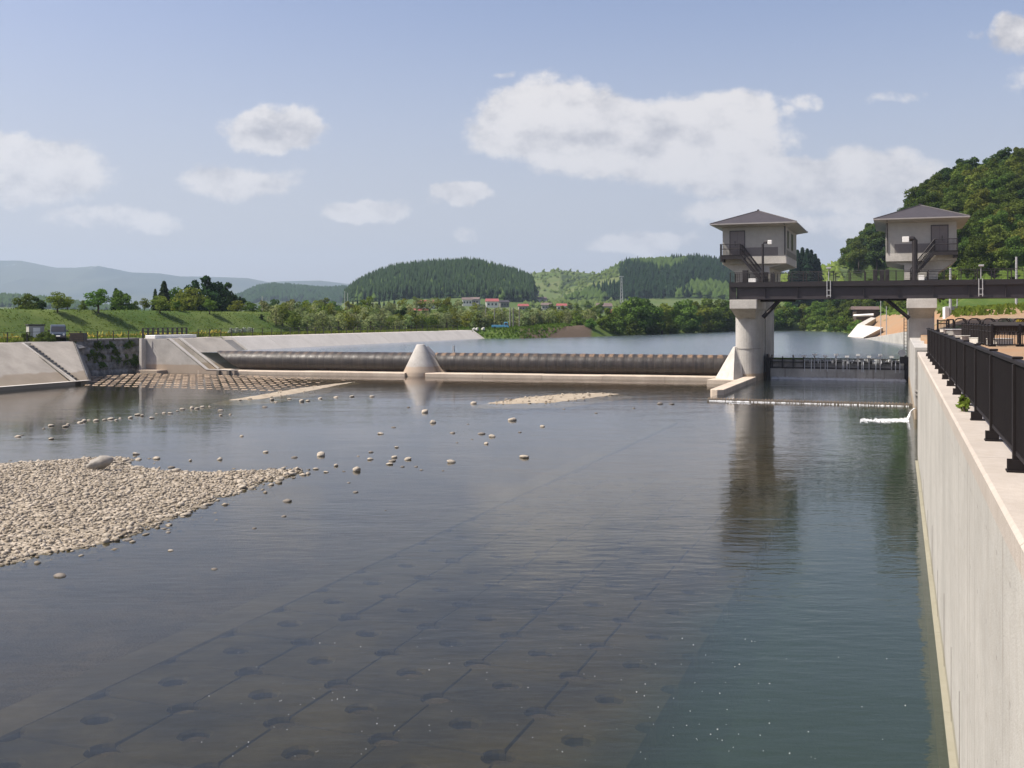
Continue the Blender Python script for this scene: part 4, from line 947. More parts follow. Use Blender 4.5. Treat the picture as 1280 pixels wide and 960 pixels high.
m = MB(); m.bar(p, q, .40); m.build('beam', 'fence_brown', t)
for f in (.05, .45, .8):
    a = Vector(p).lerp(Vector(q), f); m = MB(); m.bar((a.x, a.y, 4.9), (a.x, a.y, a.z-.2), .14); m.build('support', 'fence_brown', t)
hoops = [(1183, 1192.5, 399.5, 'squarest'), (1193.5, 1208, 398.3, 'second'), (1211, 1226, 398.3, 'third'), (1229, 1244, 398.5, 'fourth'), (1247.5, 1263, 398.5, 'fifth'), (1267, 1282, 398.6, 'last')]
for (x0, x1, y, w) in hoops:
    Y = 90.0; p, q = D(x0, y, Y), D(x1, y, Y); zt = p[2]; zb = 5.05; k = .28 if w != 'squarest' else .08
    m = MB()
    m.tube([(p[0], Y, zb), (p[0], Y, zt-k), (p[0]+k*.3, Y, zt-k*.3), (p[0]+k, Y, zt), (q[0]-k, Y, zt), (q[0]-k*.3, Y, zt-k*.3), (q[0], Y, zt-k), (q[0], Y, zb)], .055, 8)
    m.tube([(p[0], Y, zt-.55), (q[0], Y, zt-.55)], .03, 6)
    m.tube([(p[0]+.35, Y+.9, zb), (p[0]+.35, Y+.9, zt-k), (p[0]+.35+k, Y+.9, zt), (q[0]+.3-k, Y+.9, zt), (q[0]+.3, Y+.9, zt-k), (q[0]+.3, Y+.9, zb)], .05, 8)
    m.tube([(p[0], Y, zt-.3), (p[0]+.35, Y+.9, zt-.3)], .03, 6); m.tube([(q[0], Y, zt-.3), (q[0]+.3, Y+.9, zt-.3)], .03, 6)
    tag(m.build('hoop_rail', 'fence_brown'), f'black hoop rail in the yard, {w} of the row from the left', 'hoop rail', 'row of black hoop rails in the yard')
t = thing('water_trough', D(1212, 420, 80), 'long grey concrete trough behind the receding yard fence', 'trough')
cx, cy = D(1212, 420, 80)[:2]
m = MB(); m.wbox(cx, cy, 4.9, 5.6, 3.0, 1.6, -.1); m.build('trough_body', 'dark_concrete', t, bevel=.05)
m = MB(); m.wbox(cx, cy, 5.602, 5.68, 3.15, 1.75, -.1); m.build('trough_lid', 'grey_metal', t, bevel=.02)
for i, (px, py, Y, w, h) in enumerate([(1183, 414, 93, .9, .55), (1208, 427, 70, 1.2, .35), (1222, 428.5, 65, .7, .3), (1250, 432, 60, 1.6, .35)]):
    x, y = D(px, py, Y)[:2]; m = MB(); m.wbox(x, y, 4.9, 4.95+h, w, .7, .2*i); m.wbox(x, y, 4.951+h, 5.0+h, w*1.06, .76, .2*i)
    tag(m.build('concrete_block', 'cap_concrete', bevel=.03), ['pale concrete block next to the wall pier base', 'pale concrete block at the far foot of the receding fence', 'small pale concrete block in front of the grey trough', 'wide low concrete block behind the facing fence'][i], 'block')
for (px, py, Y, c, lab) in [(1258, 400.8, 100, 'flower_white', 'white bundle behind the hoop rails'), (1279, 401, 100, 'flower_yellow', 'yellowish bundle at the end of the hoop rails')]:
    x, y, z = D(px, py, Y); m = MB(); rg = random.Random(px)
    for i in range(14): m.wbox(x+rg.gauss(0, .28), y+rg.gauss(0, .2), z-.5+rg.random()*.25, z-.05+rg.random()*.3, .3, .3, rg.random())
    tag(m.build('wrapped_bundle', c, bevel=.04), lab, 'bundle')
def pole(name, px, y_top, Y, rad, label, cat='utility pole', arms=0, mat='grey_metal'):
    x = (px-640)/FPX*Y; zt = EYE+(HORZ-y_top)*Y/FPX; zb = gz(x, Y)-.2
    t = thing(name, (x, Y, zb), label, cat)
    m = MB(); m.tube([(x, Y, zb), (x, Y, zt)], [rad, rad*.7], 8); m.build('shaft', mat, t)
    for i in range(arms):
        m = MB(); m.bar((x-.9, Y, zt-.5-i*.7), (x+.9, Y, zt-.5-i*.7), .12); m.build('crossarm', 'dark_steel', t)
    return t
pole('utility_pole', 1188, 335, 128, .20, 'pale utility pole right of the wall pier', arms=0)
pole('utility_pole', 1196.5, 372, 133, .09, 'thin stay pole leaning by the pale utility pole', arms=0)
pole('utility_pole', 1270.5, 321, 122, .17, 'pale utility pole near the right edge of the photo', arms=0)
pole('utility_pole', 1108, 383, 190, .10, 'thin pole beyond the gate by the orange earth', arms=0)
pole('utility_pole', 1101, 375, 205, .10, 'thin pole standing among bushes above the orange earth')
t = thing('meter_cabinet', D(1182.5, 391, 128), 'white meter cabinet at the foot of the utility pole', 'cabinet')
x, y, _ = D(1182.5, 391, 128); zb = gz(x, y); m = MB(); m.wbox(x, y, zb-.1, D(0, 384, 128)[2], .6, .5, .2); m.build('cabinet_body', 'white_paint', t, bevel=.02)
x, y, _ = D(1193, 391, 131); zb = gz(x, y); m = MB(); m.wbox(x, y, zb-.2, D(0, 383.5, 131)[2], 1.7, 1.2, .1); m.wbox(x, y, D(0, 383.5, 131)[2]+.002, D(0, 383, 131)[2], 1.9, 1.4, .1); tag(m.build('equipment_shed', 'grey_metal'), 'low grey equipment shed behind the utility pole', 'shed')
m = MB(); p, q = D(1067, 394.6, 265), D(1092, 393.4, 262)
m.bar((p[0], p[1], p[2]), (q[0], q[1], q[2]), .42); tag(m.build('guard_rail', 'white_paint'), 'white guard rail beside the road on the far right bank', 'guard rail')
t = thing('stable_shed', D(1082, 392, 290), 'long low brown shed on the far right bank', 'shed')
x, y, _ = D(1086, 392, 288); zb = gz(x, y)-1; zt = D(0, 387, 288)[2]
m = MB(); m.wbox(x, y, zb, zt, 9, 4, .1); m.build('wall', 'bark', t)
m = MB(); c, s = math.cos(.1), math.sin(.1); L_, W_ = 10, 5; pts = lambda a, b, z: (x+c*a-s*b, y+s*a+c*b, z)
m.add([pts(-L_/2, -W_/2, zt), pts(L_/2, -W_/2, zt), pts(L_/2, W_/2, zt), pts(-L_/2, W_/2, zt), pts(-L_/2, 0, zt+.9), pts(L_/2, 0, zt+.9)], [(0, 1, 5, 4), (2, 3, 4, 5), (0, 4, 3), (1, 2, 5), (3, 2, 1, 0)]); m.build('roof', 'brown_roof', t)

# ------------------------------------------------------------------ left bank: vehicle, shed, railings
def rail_run(s0, s1, r, z, step, h, label, rad=.03, heavy=False):
    t = thing('bank_railing', F((s0+s1)/2, r, z), label, 'railing')
    m = MB()
    for hh in ((h, h*.5) if not heavy else (h, h*.66, h*.33)): m.tube([F(s0, r, z+hh), F(s1, r, z+hh)], rad*.7, 5)
    m.build('rail', 'dark_steel', t)
    n = max(1, round((s1-s0)/step))
    for i in range(n+1):
        s = s0+(s1-s0)*i/n; m = MB(); m.box(s-rad*1.5, s+rad*1.5, r-rad*1.5, r+rad*1.5, z, z+h+.03); m.build('post', 'dark_steel', t)
rail_run(66, 101.5, -85.0, 4.02, 2.6, 1.05, 'dark railing on the left bank from the stairs to the abutment', .025)
rail_run(102.4, 110.6, -85.8, 4.05, .95, 1.25, 'heavy dark railing behind the white slab of the abutment', .06, True)
rail_run(111.8, 196, -84.9, 4.06, 2.4, 1.05, 'long dark railing along the top of the reservoir bank', .028)
Yv = 112.5
vx, vy = D(72.5, 420, Yv)[:2]; vz = 4.05
def small_truck(label):
    t = thing('parked_van', (vx, vy, vz), label, 'van'); a = -1.15
    c, s = math.cos(a), math.sin(a)                    # local x = forward
    def T(x, y, z): return (vx+c*x-s*y, vy+s*x+c*y, vz+z)
    def loft(sec, mat, name, bev=.05, par=t):
        m = MB(); n = len(sec[0])
        for q in sec: m.v += [T(*p) for p in q]
        for k in range(len(sec)-1): m.f += [(k*n+i, k*n+(i+1) % n, (k+1)*n+(i+1) % n, (k+1)*n+i) for i in range(n)]
        m.f += [tuple(range(n)), tuple(range((len(sec)-1)*n, len(sec)*n))]; return m.build(name, mat, par, bevel=bev)
    side = [(-1.75, .35), (1.75, .35), (1.78, .8), (1.35, 1.0), (.95, 1.62), (.7, 1.75), (-1.7, 1.78), (-1.78, 1.0)]
    body = loft([[(x, y*(1-.06*(z > 1)), z) for x, z in side] for y in (-.78, .78)], 'truck_paint', 'body', .05)
    m = MB(); m.add([T(1.35+.02, -.66, 1.03), T(1.35+.02, .66, 1.03), T(.97+.02, .6, 1.58), T(.97+.02, -.6, 1.58)], [(0, 1, 2, 3)]); m.build('windshield', 'glass_dark', t)
    for y in (-1, 1):
        m = MB(); m.add([T(1.2, y*.795, 1.05), T(-1.5, y*.795, 1.05), T(-1.45, y*.76, 1.58), T(.92, y*.76, 1.58)], [(0, 1, 2, 3)]); m.build('side_window', 'glass_dark', t)
        m = MB(); m.tube([T(1.74, y*.55, .72), T(1.80, y*.55, .72)], .12, 10); m.build('headlight', 'white_paint', t)
        m = MB(); m.bar(T(1.1, y*.82, 1.12), T(1.1, y*1.0, 1.16), .14); m.build('mirror', 'dark_steel', t)
        for x in (-1.15, 1.15):
            m = MB(); m.tube([T(x, y*.62, .28), T(x, y*.80, .28)], .28, 14); w = m.build('wheel', 'tyre', t); m = MB(); m.tube([T(x, y*.79, .28), T(x, y*.815, .28)], .16, 10); m.build('rim', 'grey_metal', w)
    m = MB(); m.bar(T(1.8, -.75, .45), T(1.8, .75, .45), .16); m.build('bumper', 'dark_steel', t)
    m = MB(); m.bar(T(1.83, -.2, .55), T(1.83, .2, .55), .11); m.build('number_plate', 'white_paint', t)
small_truck('dark blue van parked on the left bank beside the pale shed')
t = thing('site_shed', D(44, 420, 113), 'pale grey site shed with a dark flat roof on the left bank', 'shed')
x, y = D(44, 420, 113)[:2]
m = MB(); m.wbox(x, y, 4.0, 5.72, 1.55, 1.5, .62); m.build('wall', 'house_wall', t, bevel=.02)
m = MB(); m.wbox(x, y, 5.722, 5.86, 1.75, 1.7, .62); m.build('roof', 'dark_steel', t, bevel=.02)
m = MB(); c, s = math.cos(.62), math.sin(.62); m.wbox(x+s*.76, y-c*.76, 4.1, 5.5, .7, .02, .62); m.build('door', 'white_paint', t)
t = thing('stacked_crate', D(99, 421, 111), 'low dark brown slatted crate right of the parked van', 'crate')
x, y = D(98.5, 421, 111)[:2]
m = MB()
for i in range(4): m.wbox(x, y-.6, 4.05+.24*i, 4.24+.24*i, 1.45, .08, .05)
m.build('slat_side', 'bark', t)
m = MB(); m.wbox(x, y, 4.03, 4.95, 1.4, 1.05, .05); m.build('crate_body', 'dark_steel', t)

# ------------------------------------------------------------------ vegetation builders
def leaf_cloud(rng, lobes, n, size, squash=.8):
    """n leaf clumps spread through ellipsoid lobes (x,y,z,rx,ry,rz) -> verts, faces, tint"""
    lob = np.array(lobes, float); w = (lob[:, 3]*lob[:, 4]*lob[:, 5])**(2/3); k = rng.choice(len(lob), n, p=w/w.sum())
    d = rng.normal(size=(n, 3)); d /= np.linalg.norm(d, axis=1)[:, None]
    rad = rng.uniform(.35, 1.0, n)**.45*rng.uniform(.85, 1.12, n)
    c = lob[k, :3]+d*rad[:, None]*lob[k, 3:]
    nrm = d*.7+rng.normal(size=(n, 3))*.6; nrm /= np.linalg.norm(nrm, axis=1)[:, None]
    a = np.cross(nrm, rng.normal(size=(n, 3))); a /= np.linalg.norm(a, axis=1)[:, None]; b = np.cross(nrm, a)
    s = size*rng.uniform(.55, 1.35, n)[:, None]
    V = np.stack([c-a*s, c-b*s*squash*.6+nrm*s*.15, c+a*s, c+b*s*squash], 1).reshape(-1, 3)
    return V, np.arange(4*n).reshape(n, 4), np.clip(rng.normal(.5, .25, n), 0, 1)
def trunk_mb(h, r, limbs, rg):
    m = MB(); m.tube([(0, 0, -.3), (r*.3, 0, h*.3), (-r*.2, r*.3, h*.65), (0, 0, h)], [r*1.25, r, r*.7, r*.3], 7)
    for (x, y, z) in limbs:
        z0 = h*(.3+.35*rg.random()); m.tube([(0, 0, z0), (x*.45, y*.45, z0+(z-z0)*.6), (x*.85, y*.85, z)], [r*.45, r*.3, r*.12], 5)
    return m
def broadleaf(name, h, w, n, leaf_size, mat, label, seed, cat='tree', group=None, low=.22, nl=9):
    rng = np.random.default_rng(seed); rg = random.Random(seed)
    t = thing(name, (0, 0, 0), label, cat, group); lobes = []
    for i in range(nl):
        a = 2*math.pi*i/nl*1.9+rng.uniform(0, 1); f = (i+.5)/nl; zz = h*(low+.12+(.86-low)*f)
        rr = w*.5*(math.sin(math.pi*(.18+.72*f)))*rng.uniform(.4, .85); q = w*.5*rng.uniform(.38, .6)*(1.05-.4*f)
        lobes.append((rr*math.cos(a), rr*math.sin(a), zz, q, q, q*rng.uniform(.6, .9)))
    lobes.append((0, 0, h*.6, w*.3, w*.3, h*.26))
    trunk_mb(h*.8, h*.022+.03, [(l[0], l[1], l[2]) for l in lobes[:7]], rg).build('trunk', 'bark', t, smooth=True)
    V, Fc, ti = leaf_cloud(rng, lobes, n, leaf_size); V[:, 2] = np.maximum(V[:, 2], h*low*.5)
    mesh_np('crown', V, Fc, mat, tint=ti, parent=t); return t
def conifer(name, h, w, n, leaf_size, mat, label, seed, cat='tree', group=None):
    rng = np.random.default_rng(seed); rg = random.Random(seed); t = thing(name, (0, 0, 0), label, cat, group)
    f = rng.uniform(0, 1, n)**.75; tier = np.floor(f*11)/11; rad = w*.5*(1-f)**.85*(1-.45*((f-tier)*11))*rng.uniform(.3, 1.1, n)**.5+.05; a = rng.uniform(0, 2*np.pi, n)
    c = np.stack([rad*np.cos(a), rad*np.sin(a), h*(.08+.92*f)-rad*.25], 1)
    out = np.stack([np.cos(a), np.sin(a), -.45*np.ones(n)], 1); side = np.stack([-np.sin(a), np.cos(a), rng.normal(0, .3, n)], 1); s = (leaf_size*rng.uniform(.6, 1.3, n)*(1.15-.7*f))[:, None]
    V = np.stack([c-side*s*.6, c-out*s*.3, c+side*s*.6, c+out*s], 1).reshape(-1, 3)
    m = MB(); m.tube([(0, 0, -.3), (0, 0, h*.97)], [h*.02+.04, .02], 7); m.build('trunk', 'bark', t, smooth=True)
    mesh_np('crown', V, np.arange(4*n).reshape(n, 4), mat, tint=np.clip(rng.normal(.5, .25, n), 0, 1), parent=t); return t
USED = set()
def place(proto, x, y, z, sc=1.0, rot=0.0, label=None, group=None, sz=None):
    s3 = (sc, sc, sc*(sz or 1))
    if proto.name not in USED:
        USED.add(proto.name); proto.location = (x, y, z); proto.rotation_euler = (0, 0, rot); proto.scale = s3
        if label: proto['label'] = label
        if group: proto['group'] = group
        return proto
    return dup(proto, (x, y, z), rot, s3, label, group)
rg = random.Random(12)

# ---- single trees along the embankment on the left
bt = [broadleaf('embankment_tree', 4.2, 4.0, 1500, .16, 'leaf_yellow', 'x', 51, low=.2), broadleaf('embankment_tree', 4.2, 3.6, 1500, .16, 'leaf_green', 'x', 52, low=.25),
      conifer('conifer_tree', 7, 3.6, 2400, .42, 'leaf_dark', 'x', 53), broadleaf('dark_tree', 7, 4.6, 2600, .24, 'leaf_dark', 'x', 54, low=.12)]
# px, top y, r of the trunk foot, prototype, width factor, label
EMB = [(32, 368, -112, 1, 1.0, 'small round green tree leftmost on the embankment'), (46, 371, -116, 3, .9, 'dark small tree just behind the leftmost embankment tree'),
       (72, 365.5, -104.2, 0, 1.25, 'leaning yellow-green tree on the embankment above the parked van'), (84, 371, -107, 0, 1.2, 'spreading low yellow-green tree right of the leaning one'),
       (105, 376, -110, 1, .9, 'low bush-like tree between the van and the stone wall'), (123, 362, -104.2, 1, 1.3, 'slender green tree on the embankment above the stone wall'),
       (145, 360, -118, 2, .95, 'pointed conifer behind the slender embankment tree'), (151, 364, -112, 1, 1.0, 'grey-green tree in front of the pointed conifer'),
       (181, 373, -108, 0, .95, 'small yellow-green tree left of the tall conifer'), (194, 361, -120, 2, .7, 'narrow dark conifer leaning on the tall conifer'), (205, 351, -122, 2, 1.05, 'tall dark pointed conifer on the embankment'),
       (200, 370, -104.2, 0, 1.3, 'bright yellow-green tree in front of the tall conifer'), (219, 362, -124, 1, .9, 'thin pale tree right of the tall conifer'), (242, 350, -122, 3, .8, 'dark tree left of the tallest dark tree'),
       (236, 361, -112, 0, 1.3, 'olive yellow spreading tree below the dark trees'), (261, 345, -122, 3, 1.05, 'tallest dark round-topped tree on the embankment'), (284, 353.5, -122, 3, .95, 'dark tree right of the tallest dark tree'),
       (262, 374, -104.2, 1, 1.2, 'small green tree at the embankment edge above the white slab'), (297, 376, -110, 0, 1.4, 'low yellow-green bushy tree right of the dark trees'), (312, 378, -112, 1, 1.3, 'low green bushy tree at the right end of the embankment row'),
       (168, 377, -112, 1, .8, 'tiny green tree between the conifers'), (222, 376, -106, 1, .9, 'small green tree between the yellow trees')]
for px, top, r, k, wf, lab in EMB:
    s = s_at(px, r); x, y, _ = F(s, r); z = gz(x, y)-.05; h0 = (4.2, 4.2, 7, 7)[k]
    h = (HORZ-top)*y/FPX+EYE-z; place(bt[k], x, y, z, h/h0*wf, rg.random()*6, lab, sz=1/wf)

# ---- trees on the near wooded hill at the right
hp = [broadleaf('hillside_tree', 8.5, 7.5, 3600, .27, 'leaf_hill', 'x', 61, low=.1), broadleaf('hillside_tree', 8.5, 7, 3600, .27, 'leaf_hill_pale', 'x', 62, low=.1), broadleaf('hillside_tree', 9, 7, 3600, .28, 'leaf_dark', 'x', 63, low=.1), conifer('hillside_conifer', 11, 4.4, 2400, .6, 'leaf_conifer', 'x', 64)]
HL = ['mid green leafy tree on the steep wooded hillside', 'pale yellow-green leafy tree on the steep wooded hillside', 'dark green leafy tree on the steep wooded hillside', 'dark conifer on the steep wooded hillside']
cnt = 0; taken = []
for i in range(6000):
    if cnt >= 232: break
    y = rg.uniform(198, 285); px = rg.uniform(1036, 1330); x = (px-640)/FPX*y; z = gz(x, y)
    if z < 8.2 or any((x-a)**2+(y-b)**2 < 2.9**2 for a, b in taken): continue
    taken.append((x, y)); cnt += 1
    dark = fbm(np.array([x*.045]), np.array([y*.045+z*.03]), 71)[0]; k = 3 if dark > .60 and rg.random() < .7 else 2 if dark > .5 else (1 if rg.random() < .38 else 0)
    place(hp[k], x, y, z-.6, rg.uniform(.55, .92), rg.random()*6, HL[k], 'trees on the steep wooded hillside')
taken = []
for i in range(3000):
    if len(taken) >= 66: break
    y = rg.uniform(300, 372); px = rg.uniform(1038, 1150); x = (px-640)/FPX*y; z = gz(x, y)
    if z < 7 or any((x-a)**2+(y-b)**2 < 3.8**2 for a, b in taken): continue
    taken.append((x, y)); k = 2 if rg.random() < .3 else (1 if rg.random() < .3 else 0)
    place(hp[k], x, y, z-.6, rg.uniform(.8, 1.2), rg.random()*6, ('mid green leafy tree on the lower spur left of the wall-side house', 'pale yellow-green leafy tree on the lower spur left of the wall-side house', 'dark green leafy tree on the lower spur left of the wall-side house')[k], 'trees on the lower wooded spur')
# ---- dark conifers beside the river house
for i, (px, top, Y) in enumerate([(997, 311, 420), (1003, 308, 425), (1009, 309.5, 418), (1014, 311, 424), (1019, 316, 420), (992, 318, 416), (1023, 322, 422)]):
    x = (px-640)/FPX*Y; z = gz(x, Y); h = EYE+(HORZ-top)*Y/FPX-z; place(hp[3], x, Y, z-.3, h/11*.9, i, 'dark conifer in the clump right of the river gate house', 'conifer clump right of the river gate house', sz=1.11)
# ---- riverside trees on the far shore of the reservoir
rp = [broadleaf('riverside_tree', 8, 8, 2800, .32, 'leaf_green', 'x', 81, low=.04, nl=11), broadleaf('riverside_tree', 8, 7.5, 2800, .32, 'leaf_yellow', 'x', 82, low=.04, nl=11), broadleaf('riverside_bush', 4, 5.5, 1500, .25, 'leaf_green', 'x', 83, low=.0, nl=8)]
RT = [(722, 395, 240, 2), (738, 398, 238, 2), (752, 392, 244, 1), (763, 386, 250, 0), (778, 378, 256, 0), (797, 374, 262, 0), (812, 376, 268, 0), (828, 380, 276, 1), (843, 379, 288, 0), (858, 377, 296, 0), (874, 378, 304, 1), (889, 376, 314, 0), (903, 377, 326, 0), (916, 378, 336, 0), (930, 379, 344, 1),
      (944, 380, 350, 0), (962, 378, 356, 0), (975, 381, 352, 1), (988, 379, 357, 0), (1002, 380, 360, 1), (1016, 378, 356, 0), (1030, 379, 348, 0), (1042, 383, 338, 1), (1052, 388, 330, 0), (1062, 392, 322, 2), (770, 398, 247, 2), (790, 400, 254, 2), (815, 400, 266, 2), (838, 401, 280, 2), (866, 400, 297, 2), (893, 400, 314, 2), (912, 401, 328, 2), (984, 402, 350, 2), (1010, 402, 348, 2), (1034, 401, 335, 2), (1050, 404, 318, 2),
      (1068, 383, 345, 1), (1082, 380, 350, 0), (1098, 381, 340, 1), (1114, 380, 345, 0), (1130, 381, 350, 0), (784, 384, 285, 1), (850, 384, 320, 0), (880, 383, 340, 1), (960, 384, 375, 0), (1000, 385, 380, 1)]
for px, top, Y, k in RT:
    x = (px-640)/FPX*(Y+2.5); y = Y+2.5; z = max(gz(x, y), ZRES-.1); h0 = (8, 8, 4)[k]; h = max(1.5, EYE+(HORZ-top)*y/FPX-z)
    place(rp[k], x, y, z-.2, h/h0*1.05, rg.random()*6, ('rounded green tree on the far reservoir shore', 'pale yellow-green tree on the far reservoir shore', 'low green bush at the far waterline')[k], ('green trees on the far shore', 'pale trees on the far shore', 'low bushes at the far waterline')[k], sz=.96)
rb = random.Random(31); segs = [((41, 280), (74, 340)), ((74, 340), (96, 350)), ((96, 350), (100, 318)), ((100, 318), (84, 255))]
for (p, q), k in zip(segs, (7, 7, 8, 7)):
    dx, dy = q[0]-p[0], q[1]-p[1]; L_ = math.hypot(dx, dy); nx, ny = -dy/L_, dx/L_
    for i in range(k):
        f = (i+rb.random()*.7)/k; off = 1.3+rb.random()*1.2; x, y = p[0]+dx*f+nx*off, p[1]+dy*f+ny*off
        if sdpoly(np.array([x]), np.array([y]), UPPER)[0] < 0: x, y = p[0]+dx*f-nx*off, p[1]+dy*f-ny*off
        place(rp[2] if rb.random() < .6 else rp[0], x, y, ZRES-.15, rb.uniform(.6, .95), rb.random()*6, 'leafy bush hanging over the far waterline behind the gate', 'bushes over the far waterline')
# ---- orchard rows
op = [broadleaf('orchard_tree', 4.3, 4.6, 420, .26, 'leaf_orchard', 'x', 91, low=.12, nl=7), broadleaf('orchard_tree', 4.3, 4.6, 420, .26, 'leaf_yellow', 'x', 92, low=.12, nl=7)]
n = 0
for row, (rr, yb) in enumerate([(0, 0), (5.5, 0), (11, 0), (17, 0), (24, 0), (33, 0)]):
    for i in range(60):
        f = i/34; s = 152+f*90+rg.uniform(-.6, .6); r = -90.5-rr*.9
        x, y, _ = F(s, r); x += rg.uniform(-.5, .5); px = 640+FPX*x/y
        if y > 215: x = x+(y-215)*.38
        px = 640+FPX*x/y
        if px < 322 or px > 735 or y > 330: continue
        z = gz(x, y)
        if z > 6.5: continue
        n += 1
        if n > 210: break
        place(op[0 if rg.random() < .72 else 1], x, y, z, rg.uniform(.62, .85), rg.random()*6, 'low pale spring orchard tree in the orchard rows', 'orchard rows behind the reservoir bank')
for i in range(75):
    px = 455+i*3.85+rg.uniform(-1.5, 1.5); y = rg.choice((222, 232, 244, 258, 276, 300)); x = (px-640)/FPX*y; z = gz(x, y)
    if sdpoly(np.array([x]), np.array([y]), UPPER)[0] < 7: continue
    place(op[0 if rg.random() < .7 else 1], x, y, z, rg.uniform(.6, .85), rg.random()*6, 'low pale spring orchard tree in the orchard rows', 'orchard rows behind the reservoir bank')
for px, top, Y, lab in [(504, 383, 208, 'dark green rounded tree among the orchard below the red-roofed barn'), (517, 387, 210, 'smaller dark green tree right of the rounded orchard tree'), (327, 391, 178, 'bare twiggy tree at the left end of the orchard')]:
    x = (px-640)/FPX*Y; z = gz(x, Y); place(bt[3], x, Y, z-.2, (EYE+(HORZ-top)*Y/FPX-z)/7*1.1, px, lab, sz=.9)
for i, (px, top, Y) in enumerate([(345, 377, 330), (362, 376, 350), (378, 378, 320), (395, 377, 345), (418, 379, 330), (437, 378, 360), (332, 379, 300), (405, 374, 400), (450, 377, 420), (470, 380, 420), (690, 381, 420), (705, 383, 380), (722, 381, 430), (742, 384, 360), (660, 384, 430), (770, 383, 420), (735, 377, 560), (712, 378, 600), (688, 377, 640), (675, 384, 500), (750, 379, 480)]):
    x = (px-640)/FPX*Y; z = gz(x, Y); h = max(2, EYE+(HORZ-top)*Y/FPX-z); place(rp[i % 2], x, Y, z-.2, h/8*1.05, i, 'leafy tree on the valley floor behind the orchard', 'valley trees behind the orchard')
for i, (px, top, Y) in enumerate([(474, 373, 640), (480, 375, 645), (486, 374, 640), (493, 373, 650), (499, 375, 640), (441, 375, 520), (447, 374, 530), (453, 376, 525)]):
    x = (px-640)/FPX*Y; z = gz(x, Y); h = max(2, EYE+(HORZ-top)*Y/FPX-z); place(hp[3], x, Y, z-.2, h/11, i, 'dark conifer in the row left of the red-roofed barn' if i < 5 else 'dark conifer behind the valley poles', 'valley conifers')

# ---- far woods, one mass per hill
def wood(name, label, yr, pxr, n, keep, mats, seed):
    rng = np.random.default_rng(seed); y = rng.uniform(*yr, n); px = rng.uniform(*pxr, n); x = (px-640)/FPX*y; z = ground_z(x, y)
    py = HORZ-(z-EYE)/y*FPX; ok = keep(x, y, z, px, py); x, y, z, px = x[ok], y[ok], z[ok], px[ok]
    out = []
    for key, pick, hr, wr, round_ in mats:
        sel = pick(x, y, rng); X, Y_, Z = x[sel], y[sel], z[sel]; m = len(X)
        if not m: continue
        H = rng.uniform(*hr, m); Wd = H*rng.uniform(*wr, m); a0 = rng.uniform(0, 6.3, m); V = []; Fc = []; k = 7
        tiers = [(0, 1.0, .45), (.28, .72, .72), (.55, .46, 1.0)] if not round_ else [(0, .75, .5), (.15, 1.0, .85), (.45, .85, 1.0)]
        o = 0
        for zb, wd, zt in tiers:
            ang = a0[:, None]+np.linspace(0, 2*np.pi, k, endpoint=False)[None, :]; jit = rng.uniform(.65, 1.2, (m, k)); rr = Wd[:, None]*.5*wd*jit
            ring = np.stack([X[:, None]+rr*np.cos(ang), Y_[:, None]+rr*np.sin(ang), Z[:, None]-1+H[:, None]*(zb+.05*rng.uniform(-1, 1, (m, k)))], -1)
            tip = np.stack([X+rng.normal(0, .3 if not round_ else 1.0, m), Y_+rng.normal(0, .3, m), Z-1+H*zt], -1)
            V.append(np.concatenate([ring, tip[:, None]], 1).reshape(-1, 3)); base = o+np.arange(m)*(k+1)
            for j in range(k): Fc.append(np.stack([base+j, base+(j+1) % k, base+k], 1))
            o += m*(k+1)
        V = np.concatenate(V); Fc = np.concatenate(Fc)
        ob = mesh_np(name, V, Fc, key, base=(float(X.mean()), float(Y_.mean()), float(Z.min())), tint=np.clip(rng.normal(.5, .25, len(Fc)), 0, 1), smooth=round_)
        tag(ob, label, 'wood', kind='stuff'); out.append(ob)
    return out
allp = lambda x, y, r: np.ones(len(x), bool)
def split(thr, seed): return (lambda x, y, r: fbm(x*.02, y*.012, seed)+r.uniform(-.03, .03, len(x)) > thr), (lambda x, y, r: fbm(x*.02, y*.012, seed) <= thr)
wood('conifer_wood', 'dense dark conifer plantation covering the rounded hill', (735, 960), (424, 668), 5200, lambda x, y, z, px, py: (py < 377) & (z > 10), [('leaf_conifer', lambda x, y, r: r.uniform(0, 1, len(x)) > .06, (8, 12.5), (.34, .46), False)], 1)
wood('mixed_wood', 'scattered light broadleaf trees along the rounded hill', (735, 960), (425, 668), 330, lambda x, y, z, px, py: (py < 377) & (z > 14), [('leaf_far', allp, (7, 10), (.6, .9), True)], 2)
a, b = split(.44, 4)
wood('valley_wood', 'mixed wood covering the long hill behind the bridge', (905, 1250), (700, 1010), 6000, lambda x, y, z, px, py: (py < 377) & (z > 14) & ((px > 775) | (fbm(x*.016, y*.016, 77) > .5)), [('leaf_conifer', a, (9, 13), (.36, .48), False), ('leaf_far', b, (7, 10), (.65, .95), True)], 3)
wood('ridge_wood', 'distant bluish wooded hill left of the plantation', (1950, 2500), (240, 540), 3600, lambda x, y, z, px, py: z > 16, [('leaf_dark', allp, (9, 15), (.7, 1.1), True)], 4)
wood('low_wood', 'dark low woodland below the blue mountains', (1300, 1600), (-120, 215), 2200, lambda x, y, z, px, py: z > 8, [('leaf_dark', allp, (8, 12), (.6, 1.0), True)], 5)
wood('saddle_scrub', 'light scrub dotted over the green saddle between hills', (650, 1330), (655, 790), 700, lambda x, y, z, px, py: (py < 388) & (z > 9), [('leaf_scrub', allp, (2.5, 6), (.8, 1.3), True)], 6)
wood('slope_scrub', 'scrub on the green hill beyond the gate', (470, 600), (955, 1130), 260, lambda x, y, z, px, py: (z > 10), [('leaf_green', allp, (3, 6), (.8, 1.3), True)], 7)
